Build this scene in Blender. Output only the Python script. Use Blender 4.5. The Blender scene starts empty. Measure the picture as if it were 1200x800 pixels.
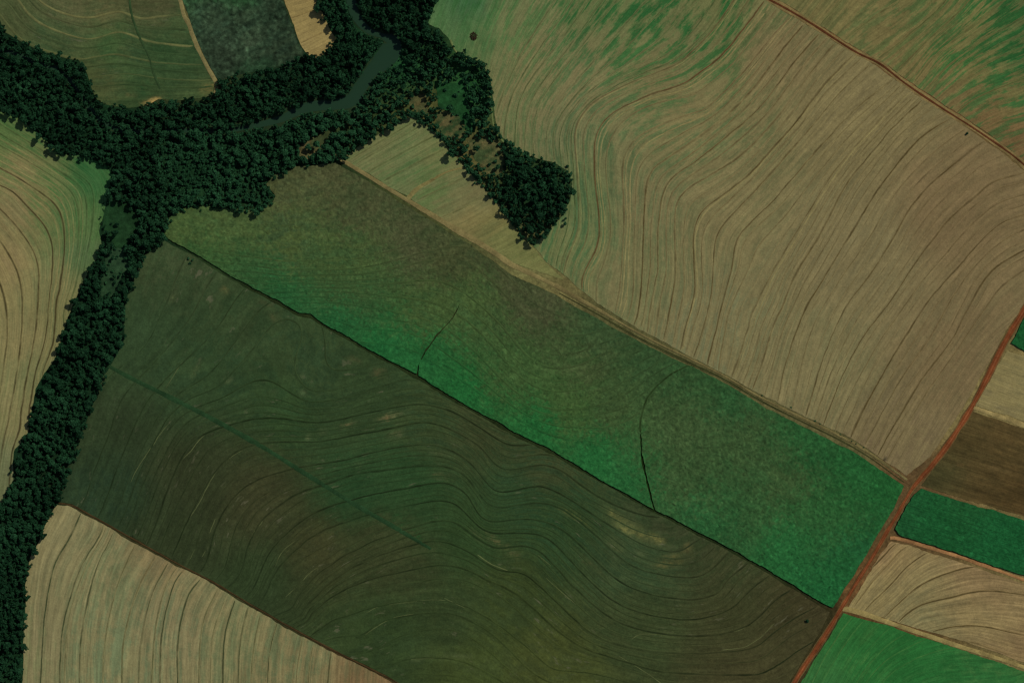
import bpy, math, random
import numpy as np
from mathutils import Vector
from mathutils.geometry import delaunay_2d_cdt

random.seed(7)
RNG = np.random.default_rng(7)
S = bpy.context.scene
COL = S.collection

# ------------------------------------------------------------------ camera, sky, sun, exposure
CAM_H = 2400.0                       # metres above the datum; one photo pixel is about one metre
cam = bpy.data.cameras.new('camera')
cam.sensor_fit = 'HORIZONTAL'
cam.sensor_width = 36.0
cam.lens = 36.0 * CAM_H / 1200.0
cam.clip_start = 10.0
cam.clip_end = 60000.0
cam_o = bpy.data.objects.new('camera', cam)
cam_o.location = (0, 0, CAM_H)
COL.objects.link(cam_o)
S.camera = cam_o

SUN_EL, SUN_AZ = math.radians(48), math.radians(50)      # azimuth clockwise from north (+Y): morning sun in the north-east
world = bpy.data.worlds.new('World')
S.world = world
world.use_nodes = True
wn = world.node_tree.nodes
sky = wn.new('ShaderNodeTexSky')
sky.sky_type = 'NISHITA'
sky.sun_disc = False
sky.sun_elevation = SUN_EL
sky.sun_rotation = SUN_AZ
wn['Background'].inputs['Strength'].default_value = 0.06
world.node_tree.links.new(sky.outputs[0], wn['Background'].inputs['Color'])

sun = bpy.data.lights.new('sun', 'SUN')
sun.energy = 3.2
sun.angle = math.radians(0.53)
sun.color = (1.0, 0.95, 0.87)
sun_o = bpy.data.objects.new('sun', sun)
sd = Vector((math.sin(SUN_AZ) * math.cos(SUN_EL), math.cos(SUN_AZ) * math.cos(SUN_EL), math.sin(SUN_EL)))
sun_o.rotation_euler = sd.to_track_quat('Z', 'Y').to_euler()
sun_o.location = (0, 0, 300)
COL.objects.link(sun_o)

S.view_settings.view_transform = 'Standard'
S.view_settings.look = 'None'
S.view_settings.exposure = 0.0
S.view_settings.gamma = 1.0
S.cycles.pixel_filter_type = 'BLACKMAN_HARRIS'
S.cycles.filter_width = 1.35

# ------------------------------------------------------------------ terrain and photo-to-ground mapping
HILLS = [(-9, 300, 135, 170), (-8, 90, 380, 140), (-6, 450, 60, 120), (-7, 10, 640, 150), (-6, 0, 90, 130),
         (8, 950, 250, 250), (4, 640, 360, 110), (5, 860, 690, 150), (-4, 590, 590, 90), (5, 470, 760, 130),
         (5, -60, 320, 130), (4, 140, 20, 90), (-3, 600, 230, 70), (4, 1150, 650, 140)]
def hgt(px, py):
    h = 0.0
    for a, x, y, s in HILLS:
        h = h + a * np.exp(-((px - x) ** 2 + (py - y) ** 2) / (2.0 * s * s))
    return h
def W(px, py, dz=0.0):
    """ground points (n,3) seen at photo pixels px,py"""
    px = np.asarray(px, float); py = np.asarray(py, float)
    h = hgt(px, py)
    k = 1.0 - h / CAM_H
    return np.stack([(px - 600.0) * k, (400.0 - py) * k, h + dz], -1)

def lin(hexs):
    c = np.array([int(hexs[i:i + 2], 16) for i in (0, 2, 4)]) / 255.0
    return np.where(c <= 0.04045, c / 12.92, ((c + 0.055) / 1.055) ** 2.4)
GAIN = 1.17                                                # sunlit picture value to base colour
def alb(hexs):
    c = lin(hexs) * np.array([0.96, 1.025, 0.82])
    if c[0] < 0.5 * c[1]: c[0] += 0.055 * c[1]
    return c * GAIN
def warp(x, y, amp, seed=3):
    g = np.random.default_rng(seed); dx = 0; dy = 0
    for k in range(14):
        a, f, p, q = g.uniform(0, 6.28), 0.02 * 1.35 ** k, g.uniform(0, 6.28), g.uniform(0, 6.28)
        t = (x * math.cos(a) + y * math.sin(a)) * f
        dx = dx + np.sin(t + p) / 1.22 ** k; dy = dy + np.sin(t * 1.13 + q) / 1.22 ** k
    return x + amp * 0.5 * dx, y + amp * 0.5 * dy

def shepard(samples, px, py, col=2, s=28.0):
    """smooth blend of colours surveyed at a few places of a field"""
    acc = np.zeros((len(px), 3)); ws = np.zeros(len(px))
    for sm in samples:
        c = alb(sm[col] if len(sm) > col else sm[2])
        w = 1.0 / ((px - sm[0]) ** 2 + (py - sm[1]) ** 2 + s * s) ** 2
        acc += w[:, None] * c; ws += w
    return acc / ws[:, None]

# ------------------------------------------------------------------ small numeric helpers
def inside(poly, px, py):
    p = np.asarray(poly, float); r = np.zeros(len(px), bool)
    x0, y0 = p[-1]
    for x1, y1 in p:
        if y0 != y1:
            c = ((y1 > py) != (y0 > py)) & (px < (x0 - x1) * (py - y1) / (y0 - y1) + x1)
            r ^= c
        x0, y0 = x1, y1
    return r
def inside1(poly, x, y): return bool(inside(poly, np.array([x]), np.array([y]))[0])

def smooth(pts, step=3.0):
    """Catmull-Rom through pts, resampled"""
    p = np.asarray(pts, float)
    if len(p) == 2:
        d = np.linalg.norm(p[1] - p[0]); n = max(2, int(d / step))
        return p[0] + (p[1] - p[0]) * np.linspace(0, 1, n)[:, None]
    q = np.vstack([2 * p[0] - p[1], p, 2 * p[-1] - p[-2]]); out = []
    for i in range(1, len(q) - 2):
        n = max(2, int(np.linalg.norm(q[i + 1] - q[i]) / step))
        t = np.linspace(0, 1, n, endpoint=False)[:, None]
        out.append(0.5 * ((2 * q[i]) + (-q[i - 1] + q[i + 1]) * t + (2 * q[i - 1] - 5 * q[i] + 4 * q[i + 1] - q[i + 2]) * t ** 2
                          + (-q[i - 1] + 3 * q[i] - 3 * q[i + 1] + q[i + 2]) * t ** 3))
    out.append(p[-1:])
    return np.vstack(out)

def dense_poly(poly, step, jit):
    p = np.asarray(poly, float); out = []
    for a, b in zip(p, np.roll(p, -1, 0)):
        n = max(1, int(np.linalg.norm(b - a) / step))
        out.append(a + (b - a) * np.linspace(0, 1, n, endpoint=False)[:, None])
    o = np.vstack(out)
    n = len(o)
    w = RNG.normal(0, 1, (n, 2)); k = np.ones(5) / 5          # uneven, wandering edge
    w = np.stack([np.convolve(np.concatenate([w[-2:, i], w[:, i], w[:2, i]]), k, 'valid') for i in (0, 1)], 1)
    return o + w * 2.2 * jit + RNG.normal(0, 0.35 * jit, (n, 2))

def tps(lines):
    """scalar field whose level lines run through the surveyed contour lines"""
    P, V = [], []
    for v, pts in lines:
        pts = smooth(pts, 26.0) if len(pts) > 1 else np.asarray(pts, float)
        P.append(pts); V += [v] * len(pts)
    P = np.vstack(P) / 100.0; V = np.array(V, float); n = len(P)
    def U(r2): return r2 * np.log(r2 + 1e-12)
    d2 = ((P[:, None] - P[None]) ** 2).sum(-1)
    A = np.zeros((n + 3, n + 3)); A[:n, :n] = U(d2) + 0.02 * np.eye(n)
    A[:n, n] = 1; A[:n, n + 1:] = P; A[n, :n] = 1; A[n + 1:, :n] = P.T
    c = np.linalg.solve(A, np.concatenate([V, np.zeros(3)]))
    def f(px, py):
        px = np.asarray(px, float) / 100.0; py = np.asarray(py, float) / 100.0
        sh = px.shape; px = px.ravel(); py = py.ravel()
        out = np.zeros(len(px))
        for i in range(0, len(px), 20000):
            q = np.stack([px[i:i + 20000], py[i:i + 20000]], 1)
            r2 = ((q[:, None] - P[None]) ** 2).sum(-1)
            out[i:i + 20000] = U(r2) @ c[:n] + c[n] + q @ c[n + 1:]
        return out.reshape(sh)
    return f

def isolines(f, poly, levels, step=4.0):
    p = np.asarray(poly, float); lo = p.min(0); hi = p.max(0)
    xs = np.arange(lo[0], hi[0] + step, step); ys = np.arange(lo[1], hi[1] + step, step)
    X, Y = np.meshgrid(xs, ys); F = f(X, Y); res = []
    for lv in levels:
        G = F - lv; sg = G > 0
        cr = np.argwhere((sg[:-1, :-1] != sg[:-1, 1:]) | (sg[:-1, :-1] != sg[1:, :-1]) | (sg[1:, 1:] != sg[:-1, 1:]) | (sg[1:, 1:] != sg[1:, :-1]))
        pts = {}; adj = {}
        for j, i in cr:
            es = []
            for (a, b) in (((j, i), (j, i + 1)), ((j, i + 1), (j + 1, i + 1)), ((j + 1, i), (j + 1, i + 1)), ((j, i), (j + 1, i))):
                if sg[a] != sg[b]:
                    k = (a, b)
                    if k not in pts:
                        t = G[a] / (G[a] - G[b])
                        pts[k] = (xs[a[1]] + (xs[b[1]] - xs[a[1]]) * t, ys[a[0]] + (ys[b[0]] - ys[a[0]]) * t)
                    es.append(k)
            for q in range(0, len(es) - 1, 2):
                adj.setdefault(es[q], []).append(es[q + 1]); adj.setdefault(es[q + 1], []).append(es[q])
        seen = set()
        starts = [k for k in adj if len(adj[k]) == 1] + list(adj)
        for s in starts:
            if s in seen: continue
            ch = [s]; seen.add(s)
            while True:
                nx = [k for k in adj[ch[-1]] if k not in seen]
                if not nx: break
                ch.append(nx[0]); seen.add(nx[0])
            if len(ch) < 6: continue
            l = np.array([pts[k] for k in ch])
            d = np.concatenate([[0], np.cumsum(np.linalg.norm(np.diff(l, axis=0), axis=1))])
            n = int(d[-1] / 3.5)
            if n < 6: continue
            t = np.linspace(0, d[-1], n)
            l = np.stack([np.interp(t, d, l[:, 0]), np.interp(t, d, l[:, 1])], 1)
            m = inside(poly, l[:, 0], l[:, 1])
            i = 0
            while i < len(m):
                if not m[i]: i += 1; continue
                j = i
                while j < len(m) and m[j]: j += 1
                if j - i > 9: res.append((lv, l[i:j]))
                i = j
    return res

def wobble(n, k=9, rng=RNG):
    w = rng.normal(0, 1, n + 2 * k)
    w = np.convolve(w, np.ones(k) / math.sqrt(k), 'same')[k:-k]
    return w

# ------------------------------------------------------------------ mesh and object helpers
def mesh_np(name, v, f, mat=None, cols=None, attrs=None, flat=False):
    me = bpy.data.meshes.new(name)
    v = np.asarray(v, np.float32); f = [np.asarray(f, np.int32)] if not isinstance(f, list) else [np.asarray(x, np.int32) for x in f]
    f = [x for x in f if len(x)]
    me.vertices.add(len(v)); me.vertices.foreach_set('co', v.ravel())
    nl = sum(x.size for x in f); nf = sum(len(x) for x in f)
    me.loops.add(nl); me.polygons.add(nf)
    me.loops.foreach_set('vertex_index', np.concatenate([x.ravel() for x in f]))
    st = []; o = 0
    for x in f:
        st.append(np.arange(len(x)) * x.shape[1] + o); o += x.size
    me.polygons.foreach_set('loop_start', np.concatenate(st).astype(np.int32))
    me.polygons.foreach_set('use_smooth', np.full(nf, not flat))
    for nm, c in (cols or {}).items():
        a = me.color_attributes.new(nm, 'FLOAT_COLOR', 'POINT')
        a.data.foreach_set('color', np.hstack([c, np.ones((len(c), 1))]).astype(np.float32).ravel())
    for nm, c in (attrs or {}).items():
        a = me.attributes.new(nm, 'FLOAT', 'POINT'); a.data.foreach_set('value', np.asarray(c, np.float32))
    me.update(calc_edges=True); me.validate()
    if mat: me.materials.append(mat)
    return me
def link(name, data, parent=None, label=None, cat=None, group=None, kind=None):
    o = bpy.data.objects.new(name, data); COL.objects.link(o)
    if parent: o.parent = parent
    if label: o['label'] = label
    if cat: o['category'] = cat
    if group: o['group'] = group
    if kind: o['kind'] = kind
    return o

def ribbon(pts, width, profile, dz, closed_under=0.25):
    """strip along photo points; profile = [(across -1..1, height m)], width half-width m (scalar or array)"""
    l = np.asarray(pts, float); n = len(l)
    t = np.gradient(l, axis=0); t /= np.linalg.norm(t, axis=1)[:, None] + 1e-9
    nr = np.stack([-t[:, 1], t[:, 0]], 1)
    wd = np.broadcast_to(np.asarray(width, float), (n,))
    rows = []
    for a, z in profile:
        q = l + nr * (a * wd)[:, None]
        p = W(q[:, 0], q[:, 1], dz)
        p[:, 2] += z * np.minimum(1.0, wd / (wd.max() + 1e-6) + 0.15) if z > 0 else z
        rows.append(p)
    m = len(profile)
    v = np.stack(rows, 1).reshape(-1, 3)
    i = np.arange(n - 1)[:, None] * m; j = np.arange(m - 1)[None]
    a = (i + j).ravel()
    f = np.stack([a, a + 1, a + m + 1, a + m], 1)
    # faces must look up
    e1 = v[f[:, 1]] - v[f[:, 0]]; e2 = v[f[:, 3]] - v[f[:, 0]]
    if np.mean(np.cross(e1, e2)[:, 2]) < 0: f = f[:, ::-1]
    return v, f

# ------------------------------------------------------------------ materials
def nodes(name):
    m = bpy.data.materials.new(name); m.use_nodes = True
    nt = m.node_tree; b = nt.nodes['Principled BSDF']
    b.inputs['Specular IOR Level'].default_value = 0.04
    b.inputs['Roughness'].default_value = 0.9
    return m, nt, b
def N(nt, t, **kw):
    n = nt.nodes.new(t)
    for k, v in kw.items(): setattr(n, k, v)
    return n
def math_n(nt, op, a, b=None, c=None, clamp=False):
    n = N(nt, 'ShaderNodeMath', operation=op, use_clamp=clamp)
    for i, x in enumerate((a, b, c)):
        if x is None: continue
        if isinstance(x, (int, float)): n.inputs[i].default_value = x
        else: nt.links.new(x, n.inputs[i])
    return n.outputs[0]
def maprange(nt, v, a, b, c, d):
    n = N(nt, 'ShaderNodeMapRange', clamp=True)
    nt.links.new(v, n.inputs[0])
    for i, x in enumerate((a, b, c, d)): n.inputs[i + 1].default_value = x
    return n.outputs[0]
def noise(nt, vec, scale, detail=3.0, rough=0.55):
    n = N(nt, 'ShaderNodeTexNoise'); n.inputs['Scale'].default_value = scale
    n.inputs['Detail'].default_value = detail; n.inputs['Roughness'].default_value = rough
    if vec is not None: nt.links.new(vec, n.inputs['Vector'])
    return n.outputs['Fac']
def mulcol(nt, col, fac):
    n = N(nt, 'ShaderNodeVectorMath', operation='SCALE')
    nt.links.new(col, n.inputs[0]); nt.links.new(fac, n.inputs['Scale'])
    return n.outputs[0]
def attr(nt, name, out='Color'):
    return N(nt, 'ShaderNodeAttribute', attribute_name=name).outputs[out]

def field_mat(name, streak=0.22, grain=0.25, patch_lo=0.46, patch_hi=0.56, sfreq=7.0, pfreq=2.6, bump=0.35, gscale=0.45, blotch=0.15, fine=0.16, speck=None, palong=0.035, pw=0.62):
    m, nt, b = nodes(name); L = nt.links
    pos = N(nt, 'ShaderNodeNewGeometry').outputs['Position']
    ph = attr(nt, 'phase', 'Fac')
    sep = N(nt, 'ShaderNodeSeparateXYZ'); L.new(pos, sep.inputs[0])
    def along(kp, kx):
        c = N(nt, 'ShaderNodeCombineXYZ')
        L.new(math_n(nt, 'MULTIPLY', ph, kp), c.inputs[0])
        L.new(math_n(nt, 'MULTIPLY', sep.outputs[0], kx), c.inputs[1]); L.new(math_n(nt, 'MULTIPLY', sep.outputs[1], kx), c.inputs[2])
        return c.outputs[0]
    st = noise(nt, along(sfreq, 0.012), 1.0, 4.0, 0.65)
    st2 = noise(nt, along(sfreq * 2.4, 0.03), 1.0, 2.0, 0.5)
    pt = noise(nt, along(pfreq, palong), 1.0, 6.0, 0.7)
    pt2 = noise(nt, pos, 0.07, 6.0, 0.72)
    gr = noise(nt, pos, gscale, 3.0, 0.75)
    g2 = noise(nt, pos, 0.16, 3.0, 0.7)
    bl = noise(nt, pos, 0.018, 5.0, 0.62)
    mx = N(nt, 'ShaderNodeMix', data_type='RGBA')
    pm = math_n(nt, 'ADD', math_n(nt, 'MULTIPLY', pt, pw), math_n(nt, 'MULTIPLY', pt2, 1 - pw))
    L.new(maprange(nt, pm, patch_lo, patch_hi, 0, 1), mx.inputs[0])
    L.new(attr(nt, 'Col'), mx.inputs[6]); L.new(attr(nt, 'Col2'), mx.inputs[7])
    f = maprange(nt, st, 0.3, 0.7, 1 - streak, 1 + streak)
    f = math_n(nt, 'MULTIPLY', f, maprange(nt, st2, 0.3, 0.7, 1 - streak * .6, 1 + streak * .6))
    f = math_n(nt, 'MULTIPLY', f, maprange(nt, gr, 0.25, 0.75, 1 - grain, 1 + grain))
    f = math_n(nt, 'MULTIPLY', f, maprange(nt, g2, 0.25, 0.75, 1 - fine, 1 + fine))
    f = math_n(nt, 'MULTIPLY', f, maprange(nt, bl, 0.3, 0.7, 1 - blotch, 1 + blotch))
    col = mulcol(nt, mx.outputs[2], f)
    if speck:
        sp = noise(nt, along(sfreq * 1.6, 0.055), 1.0, 3.0, 0.6); sl = noise(nt, pos, 0.012, 3.0, 0.6)
        k = math_n(nt, 'MULTIPLY', maprange(nt, sp, speck[0], speck[0] + 0.08, 0, speck[1]), maprange(nt, sl, 0.46, 0.58, 0.1, 1))
        m2 = N(nt, 'ShaderNodeMix', data_type='RGBA'); L.new(k, m2.inputs[0]); L.new(col, m2.inputs[6])
        m2.inputs[7].default_value = (*speck[2], 1); col = m2.outputs[2]
    L.new(col, b.inputs['Base Color'])
    bp = N(nt, 'ShaderNodeBump'); bp.inputs['Strength'].default_value = bump; bp.inputs['Distance'].default_value = 1.0
    L.new(math_n(nt, 'ADD', gr, math_n(nt, 'MULTIPLY', st2, 0.8)), bp.inputs['Height'])
    L.new(bp.outputs[0], b.inputs['Normal'])
    return m

def strip_mat(name, grain=0.3, bump=0.3):
    """soil or grass strips: colour along the strip from the mesh, clods and tufts from noise"""
    m, nt, b = nodes(name); L = nt.links
    pos = N(nt, 'ShaderNodeNewGeometry').outputs['Position']
    gr = noise(nt, pos, 0.5, 4.0, 0.7); g2 = noise(nt, pos, 0.07, 3.0, 0.6)
    f = math_n(nt, 'MULTIPLY', maprange(nt, gr, 0.25, 0.75, 1 - grain, 1 + grain), maprange(nt, g2, 0.3, 0.7, 1 - grain, 1 + grain))
    L.new(mulcol(nt, attr(nt, 'Col'), f), b.inputs['Base Color'])
    bp = N(nt, 'ShaderNodeBump'); bp.inputs['Strength'].default_value = bump; bp.inputs['Distance'].default_value = 0.6
    L.new(gr, bp.inputs['Height']); L.new(bp.outputs[0], b.inputs['Normal'])
    return m

def leaf_mat(name, lo, hi, mode):
    m, nt, b = nodes(name); L = nt.links
    b.inputs['Roughness'].default_value = 0.7
    if mode == 'object':
        sp_ = N(nt, 'ShaderNodeSeparateColor'); L.new(N(nt, 'ShaderNodeObjectInfo').outputs['Color'], sp_.inputs[0]); r = sp_.outputs[0]
    else: r = attr(nt, 'tint', 'Fac')
    sh = attr(nt, 'leaf', 'Fac')
    f = math_n(nt, 'ADD', math_n(nt, 'MULTIPLY', r, 0.65), math_n(nt, 'MULTIPLY', sh, 0.35))
    mx = N(nt, 'ShaderNodeMix', data_type='RGBA')
    L.new(f, mx.inputs[0]); mx.inputs[6].default_value = (*lo, 1); mx.inputs[7].default_value = (*hi, 1)
    L.new(mx.outputs[2], b.inputs['Base Color'])
    return m

M_FIELD = field_mat('stubble_soil', 0.15, 0.16, pw=0.75, palong=0.025, pfreq=4.0, blotch=0.07, fine=0.13, gscale=0.5)
M_STRIPE = field_mat('striped_stubble', 0.22, 0.14, sfreq=5.0, pfreq=3.2, blotch=0.08, fine=0.1, palong=0.012)
M_DARK = field_mat('dark_fallow', 0.16, 0.24, sfreq=4.0, gscale=0.42, blotch=0.12, fine=0.2, patch_lo=0.47, patch_hi=0.53, pfreq=3.6, speck=(0.63, 0.5, (0.13, 0.125, 0.07)))
M_CROP = field_mat('leafy_crop', 0.05, 0.34, sfreq=5.0, gscale=0.4, bump=0.5, blotch=0.10, fine=0.28)
M_SCRUB = field_mat('rough_grass', 0.05, 0.35, 0.42, 0.55, gscale=0.25, bump=0.7, blotch=0.2, fine=0.3)
M_STRIP = strip_mat('soil_strip')
M_RIDGE = strip_mat('terrace_soil', 0.22, 0.2)
M_TREE = leaf_mat('leaf_tree', (0.0030, 0.0150, 0.0062), (0.0160, 0.062, 0.0245), 'object')
M_MASS = leaf_mat('leaf_canopy', (0.0030, 0.0150, 0.0062), (0.0160, 0.062, 0.0245), 'mass')
M_SHRUB = leaf_mat('leaf_shrub', (0.009, 0.040, 0.018), (0.03, 0.095, 0.035), 'object')
M_BARK, _nt, _b = nodes('bark'); _b.inputs['Base Color'].default_value = (0.09, 0.065, 0.045, 1)
M_TWIG, _nt, _b = nodes('dry_twig'); _b.inputs['Base Color'].default_value = (0.045, 0.028, 0.016, 1)
M_WATER, _nt, _b = nodes('river_water')
_b.inputs['Base Color'].default_value = (0.014, 0.038, 0.019, 1); _b.inputs['Roughness'].default_value = 0.2; _b.inputs['Specular IOR Level'].default_value = 0.12
_bp = N(_nt, 'ShaderNodeBump'); _bp.inputs['Strength'].default_value = 0.15; _bp.inputs['Distance'].default_value = 0.2
_nt.links.new(noise(_nt, N(_nt, 'ShaderNodeNewGeometry').outputs['Position'], 0.6, 3), _bp.inputs['Height']); _nt.links.new(_bp.outputs[0], _b.inputs['Normal'])

# ------------------------------------------------------------------ setting: ground sheet
GROUND = [(100, 120, '12301e'), (250, 150, '12301e'), (80, 420, '12301e'), (20, 720, '12301e'), (430, 40, '12301e'), (300, 110, '142e1e'),
          (480, 90, '17452a'), (540, 110, '1a4a2a'), (590, 180, '2c4428'), (500, 125, '54502f'), (560, 180, '5a5334'), (630, 230, '12301e'),
          (640, 300, '6a6543'), (940, 703, '2a2c1a'), (968, 714, '2a2a1a'), (700, 563, '232c18'), (400, 393, '232c18'), (320, 353, '232c18'), (500, 450, '232c18'), (770, 602, '232c18'), (900, 674, '262c19'), (670, 335, '6e6443'), (50, 600, '10281a'), (12, 690, '10281a'), (110, 440, '10281a'), (135, 370, '10281a'), (40, 520, '10281a'), (160, 270, '10281a'), (30, 100, '10281a'), (140, 170, '10281a'), (230, 190, '12301e'), (320, 180, '12301e'), (20, 620, '10281a'), (80, 500, '10281a'), (400, 90, '10281a'), (470, 20, '10281a'), (700, 366, '575337'), (800, 420, '555035'), (900, 472, '5a5338'), (1000, 521, '5a5338'), (1060, 560, '5c4630'), (1150, 490, '7a6a48'), (1000, 700, '6a4a30'), (1050, 30, '6a4e34'),
          (260, 300, '26351f'), (600, 510, '232c18'), (850, 650, '232c18'), (160, 630, '33301e'), (100, 598, '33301e'), (250, 683, '33301e'), (330, 728, '33301e'), (400, 768, '382c1c'), (235, 60, '5c5436'), (1250, 720, '7a6a48'), (1250, 430, '7a6a48'), (-150, 400, '6c6444'), (700, 900, '46482c'), (700, -100, '5e6139')]
cf = np.arange(-330, 331, 1) * 3.0
xs = np.concatenate([[-9000, -5000, -2600, -1500, -1100], np.arange(-840, 841, 14.0), [1100, 1500, 2600, 5000, 9000]]) + 600
ys = np.concatenate([[-9000, -5000, -2600, -1500, -1000], np.arange(-644, 645, 14.0), [1000, 1500, 2600, 5000, 9000]]) + 400
X, Y = np.meshgrid(xs, ys); nx, ny = len(xs), len(ys)
v = W(X.ravel(), Y.ravel(), -0.3)
i = (np.arange(ny - 1)[:, None] * nx + np.arange(nx - 1)[None]).ravel()
f = np.stack([i, i + nx, i + nx + 1, i + 1], 1)
gc = shepard(GROUND, X.ravel(), Y.ravel(), s=18)
gc2 = gc * 0.75
me = mesh_np('ground', v, f, M_SCRUB, {'Col': gc, 'Col2': gc2}, {'phase': X.ravel() * 0.01})
link('ground', me, kind='structure', label='dark grassy ground under the forest and between the fields')

# ------------------------------------------------------------------ fields
def field(name, label, poly, samples, mat, contours=None, step=5.0, dz=0.0, jit=0.5, relief=0.05, crop=0.0, splats=(), s=28.0, lines=None, groove=None, kind='structure', cat=None, warpamp=9.0, vjit=2.0, vbright=0.0):
    b = dense_poly(poly, 4.0 if not crop else 3.0, jit)
    lo, hi = b.min(0), b.max(0)
    gx, gy = np.meshgrid(np.arange(lo[0], hi[0], step), np.arange(lo[1], hi[1], step))
    g = np.stack([gx.ravel(), gy.ravel()], 1) + RNG.uniform(-0.3, 0.3, (gx.size, 2)) * step
    g = g[inside(b, g[:, 0], g[:, 1])]
    allp = np.vstack([b, g]); nb = len(b)
    r = delaunay_2d_cdt([Vector(p) for p in allp], [], [list(range(nb))], 1, 1e-4)
    P = np.array([(q.x, q.y) for q in r[0]]); F = np.array([t for t in r[2] if len(t) == 3], np.int32)
    fn = tps(contours) if contours else (lambda x, y: np.asarray(x) * 0.02 + np.asarray(y) * 0.035)
    ph = fn(P[:, 0], P[:, 1])
    wx, wy = warp(P[:, 0], P[:, 1], warpamp)
    wx = wx + RNG.normal(0, vjit, len(P)); wy = wy + RNG.normal(0, vjit, len(P))
    c1 = shepard(samples, wx, wy, 2, s)
    c2 = shepard(samples, wx, wy, 3, s)
    if vbright:
        q_ = np.exp(RNG.normal(0, vbright, len(P)))[:, None]; c1 = c1 * q_; c2 = c2 * q_
    for (sx, sy, rx, ry, ang, hx, am) in splats:
        ca, sa = math.cos(math.radians(ang)), math.sin(math.radians(ang))
        dx, dy = P[:, 0] - sx, P[:, 1] - sy
        w = am * np.exp(-(((dx * ca + dy * sa) / rx) ** 2 + ((-dx * sa + dy * ca) / ry) ** 2))
        w = w * (0.25 + 0.95 * np.sin(ph * 8.0 + 0.05 * (P[:, 0] - P[:, 1])) ** 2) * np.clip(RNG.normal(0.9, 0.3, len(P)), 0.2, 1.3)
        w = np.minimum(w, 1)
        c1 += (alb(hx) - c1) * (w * 0.45)[:, None]; c2 += (alb(hx) - c2) * np.minimum(1, w * 1.25)[:, None]
    z = RNG.normal(0, relief, len(P)) + dz + crop
    if groove:
        fr = np.abs(ph * groove[0] - np.round(ph * groove[0])) / groove[0]
        z -= groove[1] * np.exp(-(fr / groove[2]) ** 2)
    V = W(P[:, 0], P[:, 1]); V[:, 2] += z
    a = V[F[:, 1]] - V[F[:, 0]]; c = V[F[:, 2]] - V[F[:, 0]]
    flip = np.cross(a, c)[:, 2] < 0
    F[flip] = F[flip][:, ::-1]
    faces = [F]
    if crop:                                                # standing plants: a stand with sides down to the soil
        ring = np.arange(nb)
        if not np.allclose(P[:nb], b, atol=1e-3): ring = None
        if ring is not None:
            Vb = W(b[:, 0], b[:, 1], -0.2); k0 = len(V)
            V = np.vstack([V, Vb]); c1 = np.vstack([c1, c1[:nb]]); c2 = np.vstack([c2, c2[:nb]]); ph = np.concatenate([ph, ph[:nb]])
            nx_ = np.roll(ring, -1)
            area = 0.5 * np.sum(b[:, 0] * np.roll(b[:, 1], -1) - np.roll(b[:, 0], -1) * b[:, 1])
            q = np.stack([ring, ring + k0, nx_ + k0, nx_], 1)
            faces.append(q if area < 0 else q[:, ::-1])
    me = mesh_np(name, V, faces, mat, {'Col': c1, 'Col2': c2}, {'phase': ph}, flat=bool(crop))
    o = link(name, me, label=label, kind=kind, cat=cat)
    if lines:
        for (levels, wid, hh, dark, hx, nm) in lines:
            for lv, l in isolines(fn, poly, levels):
                ridge(o, l, wid, hh, dark, hx, nm, samples, s, dz + crop)
    return o

def ridge(parent, l, wid, hh, dark, hx, nm, samples, s, dz=0.0, gap=0.0):
    n = len(l)
    w = wid * 1.45 * np.clip(1 + 0.15 * wobble(n, 21), 0.6, 1.4)
    tp = np.minimum(np.arange(n), np.arange(n)[::-1]); w = w * np.clip((tp + 0.6) / 2.0, 0.2, 1)
    l = l + wobble(n, 15)[:, None] * 0.35
    v, f = ribbon(l, w, [(-1, -0.12), (-0.45, hh * .6), (0.0, hh), (0.45, hh * .6), (1, -0.12)], dz + 0.05)
    base = shepard(samples, l[:, 0], l[:, 1], 2, s)
    tint = alb(hx)
    k = np.array([0.0, 0.6, 1.0, 0.6, 0.0])[None, :, None] * np.clip(dark * (1 + 0.22 * wobble(n, 35) + 0.14 * wobble(n, 3)), 0.05, 1)[:, None, None]
    c = base[:, None] * (1 - k) + tint[None, None] * k
    me = mesh_np(nm, v, f, M_RIDGE, {'Col': c.reshape(-1, 3)})
    return link(nm, me, parent)

def strip(name, label, pts, width, hx, dz=0.0, prof=None, kind='structure', hx2=None, jit=0.15, step=4.0, mat=None, cols=None):
    l = smooth(pts, step); n = len(l)
    l = l + wobble(n, 7)[:, None] * jit
    if np.ndim(width): 
        d = np.linspace(0, 1, len(width)); width = np.interp(np.linspace(0, 1, n), d, width)
    w = width * (1 + 0.12 * wobble(n, 5))
    prof = prof or [(-1, -0.15), (-0.6, 0.06), (0, 0.1), (0.6, 0.06), (1, -0.15)]
    v, f = ribbon(l, w, prof, dz)
    c = np.repeat(alb(hx)[None], n * len(prof), 0)
    if hx2 is not None:
        m_ = np.array([abs(a) > 0.5 for a, z in prof])
        c = c.reshape(n, len(prof), 3); c[:, m_] = alb(hx2); c = c.reshape(-1, 3)
    if cols:
        c = np.repeat(np.array([alb(h) for h in cols])[None], n, 0) * np.exp(0.10 * np.stack([wobble(n, 5) for _ in cols], 1))[..., None]
        c = c.reshape(-1, 3)
    me = mesh_np(name, v, f, mat or M_STRIP, {'Col': c})
    return link(name, me, label=label, kind=kind)

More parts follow.
